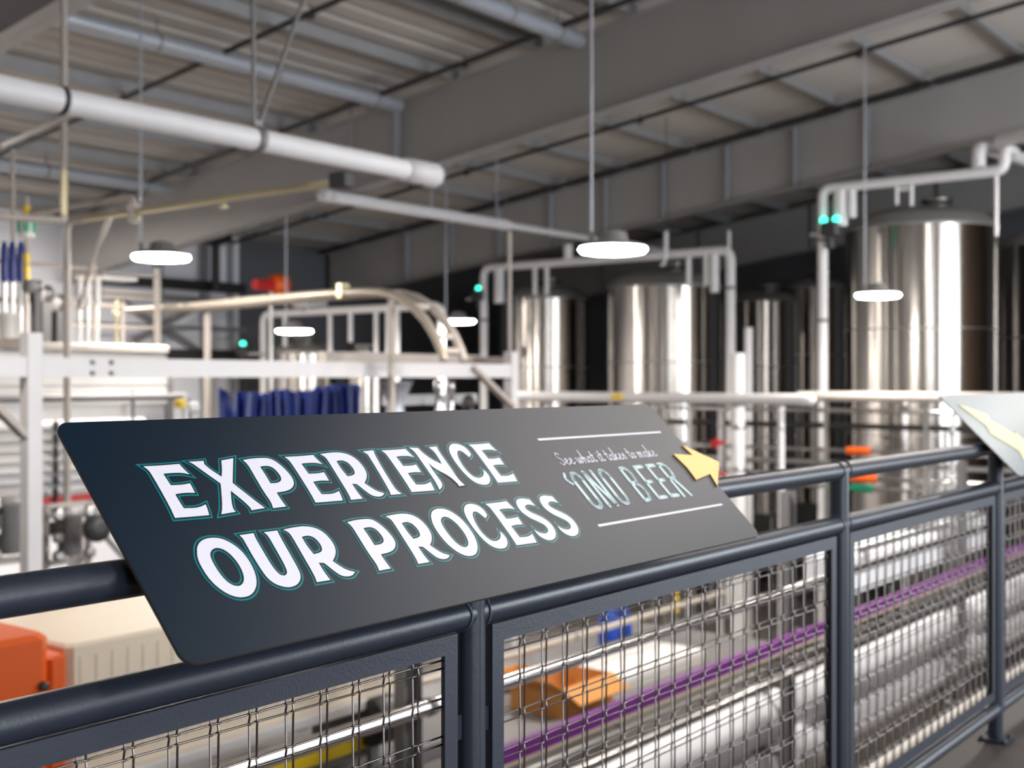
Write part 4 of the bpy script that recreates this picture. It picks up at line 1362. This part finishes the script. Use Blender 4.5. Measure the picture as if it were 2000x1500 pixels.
# ------------------------------------------------------------------ pipe rack and vessels below the gallery
LY = 4.6
rx = [AY(800, 1400, LY).x, AY(1541, 1300, LY).x, AY(1880, 1200, LY).x]
rack = thing('pipe_rack', 'grey steel pipe rack with slotted posts on the lower floor beyond the mesh', 'rack', (rx[1], LY, FLOOR))
for x in rx:
    m = MB()
    for a, b in (((x - .075, LY - .03, FLOOR + .02), (x - .065, LY + .05, .30)), ((x + .065, LY - .03, FLOOR + .02), (x + .075, LY + .05, .30)),
                 ((x - .065, LY + .04, FLOOR + .02), (x + .065, LY + .05, .30))):
        m.box(a, b)
    p = part(rack, 'post', m, grey_m)
    sl = MB()
    z = .12
    while z > -2.6:
        sl.prism([[(x + .022 * math.cos(PI * k / 8 + (0 if k <= 8 else 0)), z + (.03 if k <= 8 else -.03) + .022 * math.sin(PI * k / 8)) for k in range(17)]], -(LY + .039), -(LY + .036),
                 Matrix(((1, 0, 0, 0), (0, 0, -1, 0), (0, 1, 0, 0), (0, 0, 0, 1))))
        z -= .26
    part(p, 'slot', sl, black_m)
    part(p, 'base_plate', MB().bbox((x - .16, LY - .14, FLOOR), (x + .16, LY + .16, FLOOR + .02), .005), grey_m)
    for py in (1322, 1405):
        z = AY(1654, py, 4.95).z - .2085
        part(rack, 'bracket_arm', MB().box((x - .04, LY + .05, z - .03), (x + .04, LY + .62, z)), grey_m)


def long_tube(name, label, px, py, Y, r, m, x0=1.4, x1=21, group='long tubes below the gallery'):
    p = AY(px, py, Y)
    t = thing(name, label, 'pipe', ((x0 + x1) / 2, Y, p.z), group)
    part(t, 'pipe', MB().tube([(x0, Y, p.z), (x1, Y, p.z)], r, 16), m)
    for x in rx:
        if x0 < x < x1:
            cl = MB().lathe((x, Y, p.z), [(r * 1.02, -.03), (r * 1.2, -.025), (r * 1.2, .025), (r * 1.02, .03)], 16, (1, 0, 0))
            if Y < LY:
                cl.box((x - .02, Y, p.z - .01), (x + .02, LY - .02, p.z + .01))
            part(t, 'clamp', cl, grey_m)
    return t


long_tube('steel_tube', 'highest polished steel tube running along the rack beyond the mesh', 1200, 1264, 4.45, .043, tube_m)
long_tube('steel_tube', 'polished steel tube just below the purple guide rail', 1208, 1468, 4.45, .034, tube_m)
long_tube('steel_tube', 'thin beige tube above the polished tubes in front of the boxes', 1060, 1262, 6.9, .032, track_m, 6, 13)
long_tube('steel_tube', 'dull steel tube close under the purple guide rail', 1208, 1432, 4.50, .022, satin_m)
p = AY(1200, 1388, 4.42)
t = thing('guide_rail', 'purple painted guide rail running along the rack beyond the mesh', 'rail', (11, 4.42, p.z))
part(t, 'rail', MB().bbox((1.4, 4.40, p.z - .055), (21, 4.44, p.z + .055), .01), purple_m)
part(t, 'lip', MB().box((1.4, 4.395, p.z - .075), (21, 4.46, p.z - .057)), beige_m)
for x in rx:
    part(t, 'bracket', MB().box((x - .03, 4.44, p.z - .03), (x + .03, LY - .028, p.z + .03)), grey_m)
VYY = 4.95
za, zb_ = AY(1654, 1322, VYY).z, AY(1654, 1405, VYY).z
spans = [(AY(1165, 1500, VYY).x - .5, AY(1532, 1300, VYY).x), (AY(1562, 1300, VYY).x, AY(1872, 1250, VYY).x), (AY(1893, 1250, VYY).x, AY(1893, 1250, VYY).x + 4.8)]
wh = ['nearest', 'middle', 'farthest']
for i, (x0, x1) in enumerate(spans):
    for j, z in enumerate((za, zb_)):
        r = .205
        t = thing('pressure_vessel', 'white %s lying cylinder with rounded ends, %s of three along the rack' % (('upper', 'lower')[j], wh[i]), 'vessel',
                  ((x0 + x1) / 2, VYY, z - r), 'white lying cylinders')
        L_ = x1 - x0
        prof = [(.02, 0), (r * .55, .012), (r * .86, .05), (r, .13), (r, L_ - .13), (r * .86, L_ - .05), (r * .55, L_ - .012), (.02, L_)]
        part(t, 'shell', MB().lathe((x0, VYY, z), prof, 36, (1, 0, 0)), membrane_m)
        part(t, 'nozzle', MB().lathe((x1 - .4, VYY, z), [(.03, -.28 if j else .19), (.03, -.19 if j else .26)], 12), satin_m)
        for x in (x0 + .5, x1 - .5):
            part(t, 'saddle', MB().lathe((x, VYY, z), [(r * 1.004, -.03), (r * 1.02, -.03), (r * 1.02, .03), (r * 1.004, .03)], 36, (1, 0, 0)), satin_m)
p = AY(1800, 1438, 4.5)
t = thing('floor_rail', 'cream rail low down in the mesh beside the last two posts', 'rail', (14, 4.5, p.z))
part(t, 'rail', MB().tube([(9, 4.5, p.z), (21, 4.5, p.z)], .06, 14), cream_m)
for x in (9.6, 12.5, 15.4, 18.3):
    part(t, 'stand', MB().box((x - .03, 4.47, FLOOR), (x + .03, 4.53, p.z - .05)), grey_m)

# white machine covers seen through the far mesh panels
for k, (pa, pb, py0, py1, Y) in enumerate(((1672, 1846, 1112, 1162, 5.6), (1884, 1960, 1042, 1085, 5.6))):
    x0, x1 = AY(pa, py0, Y).x, AY(pb, py0, Y).x
    z1, z0 = AY(pa, py0, Y).z, AY(pa, py1, Y).z
    t = thing('machine_cover', ['glossy white machine cover seen through the mesh right of the middle post', 'glossy white machine cover beyond the last rack post'][k], 'cover',
              ((x0 + x1) / 2, Y, z0), 'white machine covers')
    part(t, 'shell', MB().bbox((x0, Y, z0), (x1, Y + .7, z1 + .12), .08), membrane_m)
    part(t, 'top_rail', MB().tube([(x0, Y - .03, z1 + .22), (x1, Y - .03, z1 + .22)], .03, 10), tube_m)
    for x in (x0 + .2, x1 - .2):
        part(t, 'leg', MB().box((x - .04, Y + .3, FLOOR), (x + .04, Y + .38, z0)), satin_m)
        part(t, 'rail_post', MB().box((x - .015, Y - .045, z1), (x + .015, Y - .015, z1 + .22)), satin_m)

# packing table with boxes
TBX0, TBX1, TBY0, TBY1 = 7.6, 13.2, 6.1, 8.6
tz = AY(1100, 1396, 6.5).z
t = thing('packing_table', 'low steel packing table with boxes beyond the mesh', 'table', ((TBX0 + TBX1) / 2, 7.3, FLOOR))
part(t, 'top', MB().bbox((TBX0, TBY0, tz - .06), (TBX1, TBY1, tz), .01), grey_m)
for x in (TBX0 + .1, TBX1 - .1):
    for y in (TBY0 + .1, TBY1 - .1):
        part(t, 'leg', MB().box((x - .04, y - .04, FLOOR), (x + .04, y + .04, tz - .06)), satin_m)


def carton(label, pa, pb, py, Y, dep, m, flaps, group=None):
    x0, x1 = AY(pa, 1390, Y).x, AY(pb, 1390, Y).x
    z1 = AY((pa + pb) / 2, py, Y).z
    t = thing('carton', label, 'box', ((x0 + x1) / 2, Y + dep / 2, tz), group)
    b = MB()
    w_ = .012
    b.box((x0, Y, tz), (x1, Y + w_, z1)); b.box((x0, Y + dep - w_, tz), (x1, Y + dep, z1))
    b.box((x0, Y + w_, tz), (x0 + w_, Y + dep - w_, z1)); b.box((x1 - w_, Y + w_, tz), (x1, Y + dep - w_, z1))
    b.box((x0 + w_, Y + w_, tz), (x1 - w_, Y + dep - w_, tz + w_))
    part(t, 'body', b, m)
    if flaps:
        part(t, 'flap', MB().beam((x0, Y + dep / 2, z1), (x0 - .18, Y + dep / 2, z1 + .1), dep, .012, (0, 0, 1)), m)
        part(t, 'flap', MB().beam(((x0 + x1) / 2, Y, z1), ((x0 + x1) / 2, Y - .2, z1 - .12), x1 - x0, .012, (0, 0, 1)), m)
    else:
        part(t, 'lid', MB().bbox((x0 - .015, Y - .015, z1 - .06), (x1 + .015, Y + dep + .015, z1 + .015), .01), m)
    return t


carton('open cardboard box with folded flaps seen through the mesh under the polished tube', 1098, 1196, 1330, 6.4, .6, card_m, True, 'cardboard boxes on the table')
carton('cardboard box farther along toward the first mesh post', 1012, 1085, 1322, 7.32, .5, card_m, True, 'cardboard boxes on the table')
carton('white lidded carton beside the open cardboard box', 1212, 1375, 1300, 6.5, .7, bwhite_m, False)
for k, (px, Y) in enumerate(((1188, 7.6), (1215, 7.9))):
    x = AY(px, 1200, Y).x
    z1 = AY(px, 1168, Y).z
    t = thing('blue_jug', ['royal blue jug with a white cap under the mid rail', 'royal blue jug just behind the first one'][k], 'jug', (x, Y, tz), 'blue jugs on the table')
    part(t, 'body', MB().lathe((x, Y, tz), [(.10, 0), (.12, .02), (.12, z1 - tz - .25), (.05, z1 - tz - .1), (.05, z1 - tz - .05)], 18), blued_m)
    part(t, 'cap', MB().lathe((x, Y, z1 - .06), [(.055, 0), (.055, .06), (.03, .07)], 14), bwhite_m)
x = AY(1318, 1170, 8.0).x
t = thing('gauge_post', 'post with a yellow notched scale seen just under the mid rail', 'post', (x, 8.0, tz))
part(t, 'post', MB().box((x - .03, 8.0, tz), (x + .03, 8.06, AY(1318, 1140, 8.0).z)), satin_m)
m = MB()
z = AY(1318, 1196, 8.0).z
for i in range(6):
    m.bbox((x - .05, 7.96, z + .05 * i), (x + .05, 8.0, z + .05 * i + .04), .01)
part(t, 'scale', m, yellow_m)

# cream tunnel cover with the orange end on the near conveyor
CYY = 5.0
cx0, cx1 = AY(138, 1300, CYY).x, 5.45
c0z, c1z = -.60, AY(140, 1262, CYY).z
t = thing('conveyor_tunnel', 'cream ribbed conveyor cover under the left end of the sign', 'conveyor', ((cx0 + cx1) / 2, CYY + .5, FLOOR))
part(t, 'cover', MB().bbox((cx0, CYY + .02, c0z), (cx1, CYY + .95, c1z), .03), beige_m)
m = MB()
x = cx0 + .06
while x < cx1 - .05:
    m.box((x, CYY + .016, c0z + .10), (x + .012, CYY + .021, c1z - .06)); x += .085
part(t, 'rib', m, beige_m)
part(t, 'lower_lip', MB().bbox((cx0, CYY - .05, c0z - .03), (cx1, CYY + .05, c0z + .03), .01), cream_m)
m = MB()
x = cx0 + .05
while x < cx1:
    m.add([(x, CYY - .002, c1z - .30), (x + .07, CYY - .002, c1z - .30), (x + .035, CYY - .002, c1z - .36), (x, CYY + .016, c1z - .30), (x + .07, CYY + .016, c1z - .30), (x + .035, CYY + .016, c1z - .36)],
          [(0, 2, 1), (3, 4, 5), (0, 1, 4, 3), (1, 2, 5, 4), (2, 0, 3, 5)])
    x += .085
part(t, 'fin', m, beige_m)
part(t, 'bed', MB().bbox((1.0, CYY + .05, -1.12), (6.3, CYY + .9, -1.0), .02), grey_m)
for x in (1.3, 2.9, 4.5, 6.1):
    for y in (CYY + .12, CYY + .8):
        part(t, 'leg', MB().box((x - .04, y - .04, FLOOR), (x + .04, y + .04, -1.1)), satin_m)
part(t, 'strut', MB().box((cx0 + .1, CYY + .2, -1.0), (cx0 + .2, CYY + .7, c0z)), grey_m)
part(t, 'strut', MB().box((cx1 - .2, CYY + .2, -1.0), (cx1 - .1, CYY + .7, c0z)), grey_m)
part(t, 'side_guard', MB().bbox((3.4, CYY - .02, AY(650, 1464, CYY).z - .05), (5.4, CYY + .04, AY(650, 1464, CYY).z + .05), .01), yellow_m)
ox0 = 2.05
t = thing('orange_housing', 'orange machine housing at the open end of the cream conveyor cover', 'housing', ((ox0 + cx0) / 2, CYY + .3, -1.0))
m = MB().bbox((ox0, CYY - .05, -.62), (cx0 - .12, CYY + .62, AY(60, 1238, CYY).z), .05)
part(t, 'body', m, orange_m)
part(t, 'cheek', MB().bbox((cx0 - .12, CYY + .0, -.62), (cx0 - .005, CYY + .5, c1z - .03), .03), orange_m)
part(t, 'pivot', MB().lathe((cx0 - .17, CYY - .05, -.08), [(.022, 0), (.022, .02), (.01, .024)], 14, (0, -1, 0)), dark_m)
part(t, 'foot', MB().box((ox0 + .1, CYY + .1, -1.0), (cx0 - .2, CYY + .5, -.62)), dark_m)
q = AY(742, 1405, 4.95)
t = thing('drive_roller', 'black drive roller beside the slotted rack post', 'roller', (q.x, 4.95, q.z))
part(t, 'drum', MB().lathe((q.x - .12, 4.95, q.z), [(.04, 0), (.13, .01), (.14, .03), (.14, .20), (.13, .22), (.04, .23)], 24, (1, 0, 0)), dark_m)
part(t, 'ring', MB().lathe((q.x + .115, 4.95, q.z), [(.10, 0), (.125, .002), (.125, .012), (.10, .014)], 24, (1, 0, 0)), beige_m)
part(t, 'axle_stand', MB().box((q.x - .03, 4.99, -1.0), (q.x + .03, 5.03, q.z)), grey_m)

# machinery below the white cabinet
for k, (px, py, s) in enumerate(((135, 1035, .17), (20, 1020, .2))):
    Y = 10.3
    p = AY(px, py, Y)
    t = thing('gear_motor', ['grey gear motor with bright flanges between gantry post and sign', 'grey gear motor at the picture edge below the red stripe'][k], 'motor',
              (p.x, Y, p.z - s * 2.0), 'gear motors under the cabinet')
    part(t, 'housing', MB().lathe((p.x, Y, p.z), [(s * .5, -s * 1.4), (s * .62, -s * 1.2), (s * .62, s * .6), (s * .8, s * .8), (s * .8, s), (s * .3, s * 1.1)], 18), grey_m)
    part(t, 'terminal_box', MB().bbox((p.x - s * 1.15, Y - .1, p.z - s * .2), (p.x - s * .55, Y + .1, p.z + s * .5), .02), dark_m)
    for sx in (-1, 1):
        for sz in (-1.3, -.3, .9):
            fl = MB()
            fl.lathe((p.x + sx * s * .95, Y - .05, p.z + sz * s), [(.03, 0), (.055, .01), (.055, .06), (.03, .07)], 10, (0, -1, 0))
            part(t, 'flange_cover', fl, satin_m)
    fr = MB()
    for sx in (-1.3, 1.3):
        fr.box((p.x + sx * s - .02, Y, FLOOR), (p.x + sx * s + .02, Y + .06, p.z + s * 1.4))
    fr.box((p.x - s * 1.3, Y, p.z + s * 1.3), (p.x + s * 1.3, Y + .06, p.z + s * 1.5))
    fr.box((p.x - s * 1.3, Y, p.z - s * 1.9), (p.x + s * 1.3, Y + .06, p.z - s * 1.6))
    part(t, 'frame', fr, warm_m)
p0 = AY(190, 1030, 9.9)
t = thing('idler_wheel', 'dark idler wheel on slanted struts beside the gear motor', 'wheel', p0)
part(t, 'wheel', MB().lathe(p0, [(.04, -.05), (.13, -.04), (.14, 0), (.13, .04), (.04, .05)], 22, (0, 1, 0)), dark_m)
part(t, 'strut', MB().beam(p0, p0 + V(.45, .0, -.5), .04, .04, (0, 1, 0)), grey_m)
part(t, 'strut', MB().beam(p0 + V(.75, 0, -.12), p0 + V(.45, 0, -.5), .04, .04, (0, 1, 0)), grey_m)
part(t, 'stand', MB().box((p0.x + .41, p0.y - .03, FLOOR), (p0.x + .49, p0.y + .03, p0.z - .46)), grey_m)
part(t, 'tube', MB().tube([p0 + V(.05, .05, .0), p0 + V(1.2, .05, .02)], .045, 10), satin_m)
